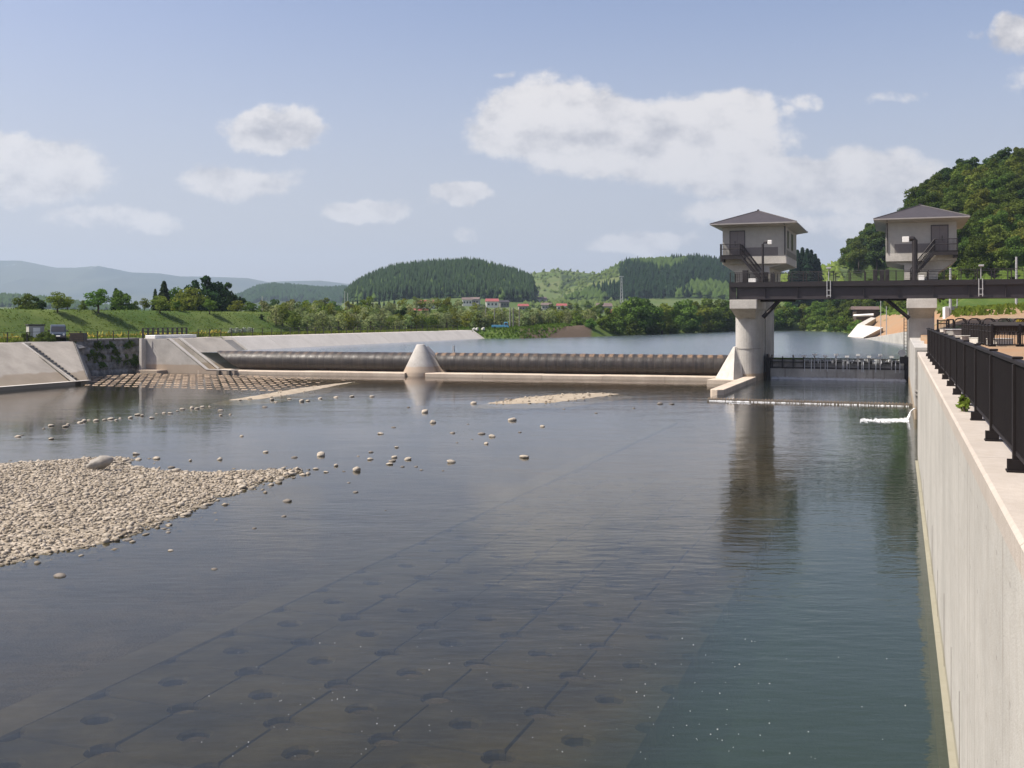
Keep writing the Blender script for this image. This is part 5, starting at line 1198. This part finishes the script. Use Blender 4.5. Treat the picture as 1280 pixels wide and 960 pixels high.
wood('forest_floor_scrub', 'undergrowth between the trees of the steep hillside', (190, 300), (1040, 1340), 2600, lambda x, y, z, px, py: z > 7.8, [('leaf_green', lambda x, y, r: r.uniform(0, 1, len(x)) > .4, (1.2, 3.2), (.8, 1.5), True)], 8)

# ---- grass, weeds and flowers on the left bank
def tufts(name, label, cat, fn, n, mat, h, w, seed):
    rng = np.random.default_rng(seed); x, y, z = fn(rng, n); a = rng.uniform(0, np.pi, n); H = h*rng.uniform(.5, 1.3, n); Wd = w*rng.uniform(.5, 1.2, n); lean = rng.normal(0, .25, (n, 2))*H[:, None]
    c, s = np.cos(a)*Wd, np.sin(a)*Wd
    V = np.stack([np.stack([x-c, y-s, z], 1), np.stack([x+c, y+s, z], 1), np.stack([x+c*.3+lean[:, 0], y+s*.3+lean[:, 1], z+H], 1), np.stack([x-c*.5+lean[:, 0], y-s*.5+lean[:, 1], z+H*.9], 1)], 1).reshape(-1, 3)
    return tag(mesh_np(name, V, np.arange(4*n).reshape(n, 4), mat, base=(float(x.mean()), float(y.mean()), float(z.min())), tint=rng.uniform(0, 1, n)), label, cat, kind='stuff')
def strip(s0, s1, r0, r1, dens=None):
    def fn(rng, n):
        s = rng.uniform(s0, s1, n*3); r = rng.uniform(r0, r1, n*3); d = fbm(s*.35, r*.8, 7); k = np.argsort(-(d*.6+rng.uniform(0, .6, n*3)))[:n]; s, r = s[k], r[k]
        x = SD*s+CD*r; y = CD*s-SD*r; return x, y, ground_z(x, y)-.02
    return fn
tufts('grass_tufts', 'rough grass on the embankment slope', 'grass', strip(70, 230, -106, -97), 9000, 'weed', .14, .12, 1)
tufts('bank_weeds', 'weeds growing along the bank edge behind the railing', 'weeds', strip(66, 196, -87.8, -85.3), 6000, 'weed', .42, .2, 2)
tufts('yellow_flowers', 'yellow flowers in a strip at the embankment foot', 'flowers', strip(88, 135, -98.5, -94), 1500, 'flower_yellow', .38, .12, 3)
tufts('terrace_grass', 'grass on the terrace between bank and embankment', 'grass', strip(66, 200, -97.5, -86), 12000, 'weed', .25, .16, 4)
tufts('yard_grass', 'green grass at the foot of the wooded hill', 'grass', strip(128, 190, 6, 40), 7000, 'weed', .5, .3, 5)
tufts('shore_grass', 'green grass on the shore past the reservoir bank', 'grass', strip(198, 240, -92, -70), 6000, 'weed', .4, .25, 6)
fp = broadleaf('flowering_bush', 1.6, 2.2, 700, .13, 'flower_white', 'x', 95, 'bush', low=.05, nl=7)
for px, s in [(289, 131), (296, 134), (305, 137), (313, 141)]:
    r = r_at(px, s)
    x, y, _ = F(s, r); place(fp, x, y, gz(x, y), .62, px, 'white flowering bush at the embankment foot behind the white slab', 'white flowering bushes at the embankment foot')
rgw = random.Random(4)
wp = broadleaf('wall_plant', .8, 1.1, 160, .12, 'leaf_green', 'x', 96, 'plant', low=.0, nl=5)
for i, (px, py) in enumerate([(157, 447), (140, 450), (146, 450), (128, 438), (119, 452), (168, 449), (116, 446), (128, 460), (160, 433), (147, 455), (124, 447)]+[(100+rgw.uniform(10, 74), rgw.uniform(430, 461)) for _ in range(26)]):
    s = s_at(px, -87.2); Y = CD*s+SD*87.2; z = EYE-(py-HORZ)*Y/FPX; x, y, _ = F(s, -87.75+(4.05-z)*.16+.1, z)
    place(wp, x, y, z-.15, .75+.1*(i % 4), i, 'small green plant growing from the dark stone wall' if i else 'largest dark green plant on the stone wall', None if i == 0 else 'small plants on the stone wall')
x, y, z = F(18.35, .98, WT); gp = broadleaf('grass_clump', .5, .42, 150, .06, 'leaf_yellow', 'green weed clump growing at the fence foot on the wall coping', 97, 'plant', low=.0, nl=6); gp.location = (x, y, z-.02); gp.scale = (.6, .6, .6)
for px, Y in [(52, 110), (62, 109.5), (78, 109.5), (86, 109), (33, 110), (90, 109)]:
    x = (px-640)/FPX*Y; place(rp[2], x, Y, gz(x, Y)-.1, .26, px, 'small green weed bush in front of the parked van', 'weed bushes in front of the parked van')

# ------------------------------------------------------------------ valley houses, poles, vehicles far away
def house(px, yb, Y, w, h, roof, wall, label, rot=0.0, cat='house', d=None, sub=True):
    x, y, _ = D(px, yb, Y); z = gz(x, y); zz = EYE-(yb-HORZ)*Y/FPX; z = min(z, zz); H = min(zz-z, 1.2)+h; d = d or w*.7
    t = thing('village_house' if cat == 'house' else 'barn', (x, y, z), label, cat); c, s = math.cos(rot), math.sin(rot)
    m = MB(); m.wbox(x, y, z-.5, z+H, w, d, rot); m.build('wall', wall, t)
    P = lambda a, b, q: (x+c*a-s*b, y+s*a+c*b, z+q); o, e, rh = w/2+.5, d/2+.6, d*.32
    m = MB(); m.add([P(-o, -e, H-.1), P(o, -e, H-.1), P(o, e, H-.1), P(-o, e, H-.1), P(-o+.2, 0, H+rh), P(o-.2, 0, H+rh)], [(0, 1, 5, 4), (2, 3, 4, 5), (0, 4, 3), (1, 2, 5), (3, 2, 1, 0)]); m.build('roof', roof, t)
    for i in range(3):
        m = MB(); a = (-.3+.3*i)*w; m.add([P(a-.6, -d/2-.04, H*.35), P(a+.6, -d/2-.04, H*.35), P(a+.6, -d/2-.04, H*.7), P(a-.6, -d/2-.04, H*.7)], [(0, 1, 2, 3)]); m.build('window', 'glass_dark', t)
house(519, 385.5, 360, 8.5, 1.3, 'red_roof', 'plaster', 'long red-roofed barn behind the orchard', .25, 'barn', 5)
house(533, 378.5, 640, 9, 2.2, 'red_roof', 'plaster', 'red-roofed house right of the long barn', -.1)
house(584, 378.5, 700, 6.5, 2.8, 'brown_roof', 'plaster', 'white house with dark roof at the foot of the plantation', .1)
house(594, 378, 705, 6, 2.6, 'brown_roof', 'house_wall', 'brownish house beside the white house', -.2)
house(615, 378, 690, 8, 3, 'red_roof', 'plaster', 'white house with red roof at the foot of the plantation', .1)
house(630, 378, 700, 6, 2.4, 'roof_slate', 'house_panel', 'dark house right of the red-roofed white house', .3)
house(676, 368, 880, 9, 3.2, 'brown_roof', 'plaster', 'white hillside house on the green saddle', .2)
house(668, 369.5, 880, 7, 2.6, 'roof_slate', 'house_wall', 'grey hillside house left of the white hillside house', -.1)
house(654, 382, 560, 5, 1.5, 'red_roof', 'house_wall', 'small red-roofed house left in the saddle village', .1)
house(702, 382.5, 560, 5, 1.6, 'red_roof', 'plaster', 'small red-roofed house under the conifers of the saddle', 0)
house(683, 382, 600, 5.5, 1.6, 'brown_roof', 'house_wall', 'small brown-roofed house in the saddle village', 0)
house(772, 387, 400, 4.6, 1.0, 'red_roof', 'house_wall', 'bright red roof behind the riverside trees', .15)
house(755, 383, 520, 7, 1.8, 'brown_roof', 'house_wall', 'brown roofed house behind the riverside trees', .1)
house(600, 381.5, 560, 3, .8, 'roof_slate', 'plaster', 'tiny white hut in the meadow', 0)
house(461, 381, 600, 5, 1.6, 'roof_slate', 'house_wall', 'grey house behind the valley conifers', .2)
house(172, 383.5, 330, 9, .7, 'brown_roof', 'house_wall', 'wide brown roof behind the embankment trees', .1)
for i, px in enumerate([607, 618, 627.5, 637.5, 641.5, 649]):
    t = pole('net_pole', px, 384.5, 226, .11 if i not in (3, 4) else .16, 'tall grey net pole beside the orchard, ' + ('leftmost', 'second from left', 'third from left', 'left of the close pair', 'right of the close pair', 'rightmost')[i] + ' of six', 'pole')
    t['group'] = 'row of net poles beside the orchard'
    for c in t.children: c.data.materials[0] = MATS['dark_concrete']
for px, top, Y, lab in [(328, 370, 260, 'thin pole above the right end of the embankment'), (431, 364, 420, 'left of the two valley poles'), (434.5, 366, 425, 'right of the two valley poles')]: pole('utility_pole', px, top, Y, .16, lab)
t = thing('lattice_mast', D(777, 374, 780), 'thin grey lattice mast in front of the wooded hill', 'mast'); x, y, _ = D(777, 374, 780); zb = gz(x, y)-1; zt = D(0, 346, 780)[2]
m = MB()
for a in range(4): q = math.pi/4+a*math.pi/2; m.tube([(x+1.5*math.cos(q), y+1.5*math.sin(q), zb), (x+.5*math.cos(q), y+.5*math.sin(q), zt)], .14, 5)
n = 9
for i in range(n):
    for a in range(4):
        q0, q1 = math.pi/4+a*math.pi/2, math.pi/4+(a+1)*math.pi/2; k0, k1 = 1.5-i/n, 1.5-(i+1)/n; z0, z1 = zb+(zt-zb)*i/n, zb+(zt-zb)*(i+1)/n
        m.tube([(x+k0*math.cos(q0), y+k0*math.sin(q0), z0), (x+k1*math.cos(q1), y+k1*math.sin(q1), z1)], .08, 4)
m.build('lattice', 'grey_metal', t)
m = MB(); m.wbox(x, y, zt, zt+.6, 3.2, 1.2); m.build('antenna', 'grey_metal', t)
Yb = 219; x, y, _ = D(626, 407, Yb); z = gz(x, y)
t = thing('parked_truck', (x, y, z), 'small light blue truck parked beside the orchard', 'truck')
m = MB(); m.wbox(x-.9, y, z+.5, z+1.15, 3.4, 1.6); m.build('cargo_bed', 'blue_paint', t, bevel=.04)
m = MB(); m.hexa([(x+.85, y-.8, z+.45), (x+2.3, y-.8, z+.45), (x+2.3, y+.8, z+.45), (x+.85, y+.8, z+.45)], [(x+.95, y-.7, z+2.0), (x+1.95, y-.7, z+2.0), (x+1.95, y+.7, z+2.0), (x+.95, y+.7, z+2.0)]); m.build('cab', 'blue_paint', t, bevel=.06)
m = MB(); m.add([(x+1.0, y-.79, z+1.2), (x+2.0, y-.79, z+1.2), (x+1.8, y-.725, z+1.8), (x+1.05, y-.725, z+1.8)], [(0, 1, 2, 3)]); m.build('side_window', 'glass_dark', t)
for dx in (-1.7, 1.6):
    for dy in (-.75, .75): m = MB(); m.tube([(x+dx, y+dy-.1, z+.35), (x+dx, y+dy+.1, z+.35)], .35, 12); m.build('wheel', 'tyre', t)
t.scale = (.74, .74, .74)
for i, (px, py) in enumerate([(592, 404), (596, 405), (604, 406)]):
    x, y, _ = D(px, py, 216); z = gz(x, y); m = MB(); m.wbox(x, y, z, z+.45, .6, .6, i); m.wbox(x+.1, y, z+.451, z+.6, .45, .4, i*.5)
    tag(m.build('bagged_bundle', 'plaster', bevel=.08), ('pale bundle left of the light blue truck', 'middle pale bundle near the light blue truck', 'pale bundle nearest the light blue truck')[i], 'bundle')

# ------------------------------------------------------------------ stones
def rock_mesh(name, seed, sub=2, mat='stone_light', flat=.62):
    bm = bmesh.new(); bmesh.ops.create_icosphere(bm, subdivisions=sub, radius=1.0); rng = np.random.default_rng(seed)
    ax = rng.uniform(.75, 1.3, 3); cuts = rng.normal(size=(7, 3)); cuts /= np.linalg.norm(cuts, axis=1)[:, None]; dd = rng.uniform(.62, .95, 7)
    for v in bm.verts:
        p = np.array(v.co)
        for c, d in zip(cuts, dd):
            q = p@c
            if q > d: p = p-c*(q-d)*.85
        p = p*ax*(1+.08*math.sin(p[0]*5+seed)*math.cos(p[1]*4)); v.co = (p[0], p[1]*.85, p[2]*flat)
    me = bpy.data.meshes.new(name); bm.to_mesh(me); bm.free(); me.polygons.foreach_set('use_smooth', [True]*len(me.polygons)); me.materials.append(MATS[mat]); return me
rocks = [rock_mesh('river_stone', i, 2, 'stone_light') for i in range(7)]+[rock_mesh('wet_stone', 20+i, 2, 'stone_dark', .5) for i in range(3)]
def stone(name, x, y, z, r, k, label, group=None, rot=None, cat='stone'):
    o = bpy.data.objects.new(name, rocks[k]); COL.objects.link(o); o.location = (x, y, z); o.scale = (r, r, r*.82); o.rotation_euler = (rg.uniform(-.2, .2), rg.uniform(-.2, .2), rg.random()*6 if rot is None else rot)
    return tag(o, label, cat, group)
STONES = [  # px, py, width px, pale?
    (640, 525, 11, 1), (531, 515, 9, 1), (541, 528, 9, 1), (592, 504, 9, 1), (678, 533, 6, 1), (615, 545.5, 7, 1), (608, 554.5, 6, 1), (655, 571.5, 12, 1), (566, 541, 8, 0), (476, 542, 7, 1), (492, 534, 5, 0), (496, 559, 5, 1), (463, 574, 8, 1), (493, 571.5, 7, 1), (490, 576, 11, 0), (510, 574, 10, 1),
    (564, 577.5, 9, 1), (446, 588, 13, 1), (420, 582, 7, 1), (464, 565, 6, 0), (401, 569, 11, 1), (368, 571.5, 7, 0), (554, 588, 4, 0), (527, 587, 5, 0), (436, 603, 5, 0), (444, 615, 8, 0), (602, 542, 8, 0), (571, 553, 4, 0), (331, 508.5, 9, 0), (511, 509, 4, 0), (705, 511, 4, 0), (792, 510, 5, 0), (745, 516, 5, 0), (825, 504.5, 8, 0), (840, 505, 7, 0),
    (302, 545, 5, 1), (64, 548.5, 6, 1), (27, 544, 4, 0), (276, 519, 5, 1), (288, 518, 4, 1), (355, 645, 8, 0), (318, 660, 5, 0), (268, 711, 8, 0), (75, 720, 16, 0), (213, 688, 6, 1), (210, 665, 7, 0), (359, 626, 11, 0), (482, 637.5, 3, 0), (238, 575.5, 5, 1), (214, 584, 10, 0), (275, 574, 8, 1), (170, 567.5, 8, 1), (196, 573, 8, 1), (332, 565, 7, 1),
    (520, 583, 6, 0), (487, 580, 8, 1), (395, 586, 7, 1), (385, 592, 8, 1), (408, 590, 6, 1), (430, 589, 5, 0), (448, 570, 4, 0), (503, 583, 5, 0), (585, 530, 4, 0), (590, 549, 4, 0), (650, 540, 4, 0)]
for px, py, w, pale in STONES:
    x, y, _ = G(px, py+.5, 0); r = w*y/FPX*.56
    where = 'in the shallows below the long rubber dam' if px > 520 and py < 560 else 'in mid river right of the gravel bar' if px > 380 else 'in the water left of mid river'
    sz = 'larger' if w >= 9 else 'small'
    lab = f'{sz} {"pale" if pale else "dark wet"} stone standing {where}'
    stone('river_stone', x, y, r*(.12 if pale else .02), r, rg.randrange(7) if pale else 7+rg.randrange(3), lab, f'stones {where}')
# chain of stones across the left side of the river
chain = [(22, 546), (64, 532.5), (85, 531.5), (100, 528.5), (105, 527), (111, 525.5), (131, 525), (138, 524), (150, 523.5), (163, 522.5), (172, 519), (178, 520), (190, 523), (196, 517.5), (205, 516.5), (213, 517), (228, 512), (240, 510.5), (253, 509), (262, 508.5), (276, 513.5), (300, 500.5), (312, 499), (345, 503), (377, 502), (385, 501.5), (340, 500), (362, 499), (400, 498.5), (420, 497), (440, 496), (465, 496), (55, 536), (82, 533.5), (120, 526), (145, 525.5), (222, 514), (246, 511)]
for px, py in chain:
    x, y, _ = G(px, py, 0); w = rg.uniform(3.5, 8); r = w*y/FPX*.55; stone('river_stone', x, y, r*.12, r, rg.randrange(7), 'small pale stone in the chain crossing the left river', 'chain of stones crossing the left river')
# boulder and larger stones of the bar
x, y, _ = G(124, 586, .25); bm_ = rock_mesh('boulder', 77, 4, 'boulder_grey', .72); o = bpy.data.objects.new('boulder', bm_); COL.objects.link(o); o.location = (x, y, .5); o.scale = (.48, .36, .44); o.rotation_euler = (.1, -.25, .3); tag(o, 'large rounded grey boulder on top of the gravel bar', 'boulder')
P = np.array(BAR); rngs = np.random.default_rng(5)
n = 0
while n < 150:
    x = rngs.uniform(P[:, 0].min(), P[:, 0].max()); y = rngs.uniform(P[:, 1].min(), P[:, 1].max()); d = float(sdpoly(np.array([x]), np.array([y]), BAR)[0]); px = 640+FPX*x/y
    edge = abs(d+.15) < .55
    if px < -40 or d > .9 or (not edge and rngs.uniform() > .13): continue
    n += 1; r = rngs.uniform(.06, .145)*(1.25 if d > -.6 else .9); z = float(bar_h(np.array([d]), np.array([x]), np.array([y]))[0])
    if d > 0: z = max(z, -.03)
    stone('bar_stone', x, y, z+r*.15, r, rg.randrange(7) if d < .25 or rngs.uniform() < .4 else 7+rg.randrange(3), 'pale stone along the wet edge of the gravel bar' if d > -.7 else 'larger pale stone lying on top of the gravel bar', 'stones along the gravel bar edge' if d > -.7 else 'larger stones on the gravel bar')
def pebbles(name, label, poly, n, rr, mat, hfun, seed, lim=.25):
    rng = np.random.default_rng(seed); P = np.array(poly); x = rng.uniform(P[:, 0].min()-.5, P[:, 0].max()+.5, n*4); y = rng.uniform(P[:, 1].min()-.5, P[:, 1].max()+.5, n*4); d = sdpoly(x, y, poly)
    ok = (d < lim*rng.uniform(-.5, 2.4, len(x))) & (640+FPX*x/y > -320); x, y, d = x[ok][:n], y[ok][:n], d[ok][:n]; m = len(x); z = hfun(d, x, y)
    bm = bmesh.new(); bmesh.ops.create_icosphere(bm, subdivisions=1, radius=1.0); bv = np.array([v.co for v in bm.verts]); bf = np.array([[v.index for v in f.verts] for f in bm.faces]); bm.free()
    r = rr*np.minimum(rng.lognormal(0, .55, m), 2.3); a = rng.uniform(0, 6.3, m); sx, sy, sz = rng.uniform(.8, 1.5, m), rng.uniform(.6, 1.0, m), rng.uniform(.4, .75, m)
    v = bv[None]*(1+rng.uniform(-.22, .22, (m, len(bv), 1))); X = v[..., 0]*(sx*r)[:, None]; Yy = v[..., 1]*(sy*r)[:, None]; Z = v[..., 2]*(sz*r)[:, None]; tl = rng.uniform(-.3, .3, m)[:, None]
    Z = Z+X*tl; ca, sa = np.cos(a)[:, None], np.sin(a)[:, None]
    V = np.stack([x[:, None]+X*ca-Yy*sa, y[:, None]+X*sa+Yy*ca, (z+r*sz*.35)[:, None]+Z], -1).reshape(-1, 3)
    Fc = (bf[None]+np.arange(m)[:, None, None]*len(bv)).reshape(-1, 3)
    return tag(mesh_np(name, V, Fc, mat, base=(float(x.mean()), float(y.mean()), 0), tint=np.repeat(rng.uniform(0, 1, m), len(bf)), smooth=True), label, 'gravel', kind='stuff')
t = NT('pebble'); at = t.n('ShaderNodeAttribute', attribute_name='tint'); f = t.noise(12, 4, .6)
c = t.mix(at.outputs['Fac'], (.20, .168, .125), (.45, .395, .32)); c = t.mix(t.ramp(f, .5, .8, 0, .5), c, (.22, .18, .13)); z = t.sepz()[2]; c = t.mix(t.ramp(z, .045, -.01, 0, .85), c, (.09, .075, .05))
t.done(t.bsdf(c, .9, t.bump(f, .3, .02), spec=.25), 'pebble')
pebbles('pebbles', 'sunlit pale pebbles covering the gravel bar', BAR, 26000, .040, 'pebble', bar_h, 1)
wet = lambda d, X, Y: np.where(d > 0, -.02-.035*d, .0)
pebbles('wet_pebbles', 'dark wet pebbles in the shallow water around the gravel bar', BAR, 2600, .055, 'pebble', wet, 9, .8)
sh = lambda d, X, Y: np.where(d < 0, .02+np.minimum(-d, 1.2)*.07, .02-d*.12)
pebbles('shoal_pebbles', 'small stones along the shoal below the long rubber dam', SHOAL2, 260, .06, 'pebble', sh, 2, 1.3)
pebbles('shoal_pebbles', 'small stones along the sandy shoal near the left abutment', SHOAL1, 60, .05, 'pebble', sh, 3, .5)

# ------------------------------------------------------------------ concrete blocks of the river bed
def slab_mesh(name, a, h, hole, mat, notch=.27):
    """square block with round notches at its corners, soft top edges and a round hole"""
    out = []
    for q in range(4):
        base = [(a, a-notch)]+[(a-notch*math.sin(f*math.pi/2), a-notch*math.cos(f*math.pi/2)) for f in (.25, .5, .75)]+[(a-notch, a)]
        rot = [(x, y) for x, y in base]
        for _ in range(q): rot = [(-y, x) for x, y in rot]
        out += rot
        mid = [(0, a)]
        for _ in range(q): mid = [(-y, x) for x, y in mid]
        out += mid
    n = len(out); ang = [math.atan2(y, x) for x, y in out]
    rings = [[(x, y, -h) for x, y in out], [(x, y, -.07) for x, y in out], [(x*.975, y*.975, -.01) for x, y in out]]
    rings += [[(hole*1.25*math.cos(q), hole*1.25*math.sin(q), .02) for q in ang], [(hole*math.cos(q), hole*math.sin(q), -.03) for q in ang], [(hole*math.cos(q), hole*math.sin(q), -h) for q in ang]]
    V = [p for g in rings for p in g]; Fc = [(i*n+j, i*n+(j+1) % n, (i+1)*n+(j+1) % n, (i+1)*n+j) for i in range(5) for j in range(n)]
    me = bpy.data.meshes.new(name); me.from_pydata(V, [], Fc); me.materials.append(MATS[mat]); me.update(); return me
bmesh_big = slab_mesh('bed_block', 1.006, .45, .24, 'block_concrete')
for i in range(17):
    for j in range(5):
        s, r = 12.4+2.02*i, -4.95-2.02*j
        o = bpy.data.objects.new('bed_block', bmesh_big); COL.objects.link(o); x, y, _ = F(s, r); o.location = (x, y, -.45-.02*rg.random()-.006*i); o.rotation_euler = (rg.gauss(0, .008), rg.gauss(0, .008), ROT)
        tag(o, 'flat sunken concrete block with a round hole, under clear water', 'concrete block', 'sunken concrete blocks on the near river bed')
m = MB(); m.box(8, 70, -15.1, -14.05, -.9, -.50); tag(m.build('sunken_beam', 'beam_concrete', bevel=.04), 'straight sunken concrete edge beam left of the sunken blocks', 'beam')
bmesh_small = slab_mesh('toe_block', .46, .4, .11, 'tooth_concrete', .1)
n = 0; ca, sa = math.cos(R(107)), math.sin(R(107)); ox, oy, _ = F(80.5, -76)
for j in range(9):
    for i in range(44):
        x = ox+ca*2.9*j+CD*.95*i; y = oy+sa*2.9*j-SD*.95*i; px = 640+FPX*x/y; s, r = SR(x, y); py = HORZ+EYE*FPX/y
        if n >= 295 or px < 103+max(0, (488-py))*.2 or px > 440-(py-474)*5 or s > 101.2 or (s < 83.5 and r < -75.6) or r < -84 or sdpoly(np.array([x]), np.array([y]), SHOAL1)[0] < .3: continue
        n += 1; o = bpy.data.objects.new('toe_block', bmesh_small); COL.objects.link(o); dz = .055-.03*rg.random()-.03*max(0, (3-j)/3)-.06*max(0, min(1, (px-320)/80))
        o.location = (x, y, dz); o.rotation_euler = (rg.gauss(0, .02), rg.gauss(0, .02), R(17)+rg.gauss(0, .03)); o.scale = (.60, 1.6, 1)
        tag(o, 'small brownish concrete block just breaking the water before the abutment', 'concrete block', 'rows of concrete blocks before the left abutment')
# tiny flecks of foam drifting on the near water
rngf = np.random.default_rng(8); q = []
for cx, cy, sp, k in [(400, 860, 60, 60), (600, 800, 160, 60), (860, 850, 60, 50), (820, 900, 90, 60), (960, 800, 90, 25), (700, 780, 150, 40), (330, 830, 70, 25), (1000, 900, 80, 20)]:
    for i in range(k*2//5): q.append((cx+rngf.normal(0, sp), cy+abs(rngf.normal(0, 55))))
m = MB()
for px, py in q:
    if px > 1165 or py > 1100: continue
    x, y, _ = G(px, py, 0); w = .004+.007*rngf.random()**2; m.wbox(x, y, .003, .003+w*.6, w*2, w*1.4, rngf.random()*3)
tag(m.build('foam_flecks', 'foam'), 'tiny white foam flecks drifting on the near water', 'foam', kind='stuff')

# ------------------------------------------------------------------ air
m = MB(); x0, x1, y0, y1, z0, z1 = -9000, 9000, -60, 7200, -4.5, 445
m.add([(x, y, z) for z in (z0, z1) for x, y in ((x0, y0), (x1, y0), (x1, y1), (x0, y1))], [(3, 2, 1, 0), (4, 5, 6, 7), (0, 1, 5, 4), (1, 2, 6, 5), (2, 3, 7, 6), (3, 0, 4, 7)])
hm = bpy.data.materials.new('haze'); hm.use_nodes = True; nt = hm.node_tree
for nn in list(nt.nodes): nt.nodes.remove(nn)
ou = nt.nodes.new('ShaderNodeOutputMaterial'); pv = nt.nodes.new('ShaderNodeVolumePrincipled'); pv.inputs['Color'].default_value = (.64, .80, 1, 1); pv.inputs['Density'].default_value = HAZE; pv.inputs['Anisotropy'].default_value = .2
nt.links.new(pv.outputs[0], ou.inputs['Volume']); MATS['haze'] = hm
o = m.build('haze', 'haze', base=(0, 0, 0)); o['kind'] = 'stuff'
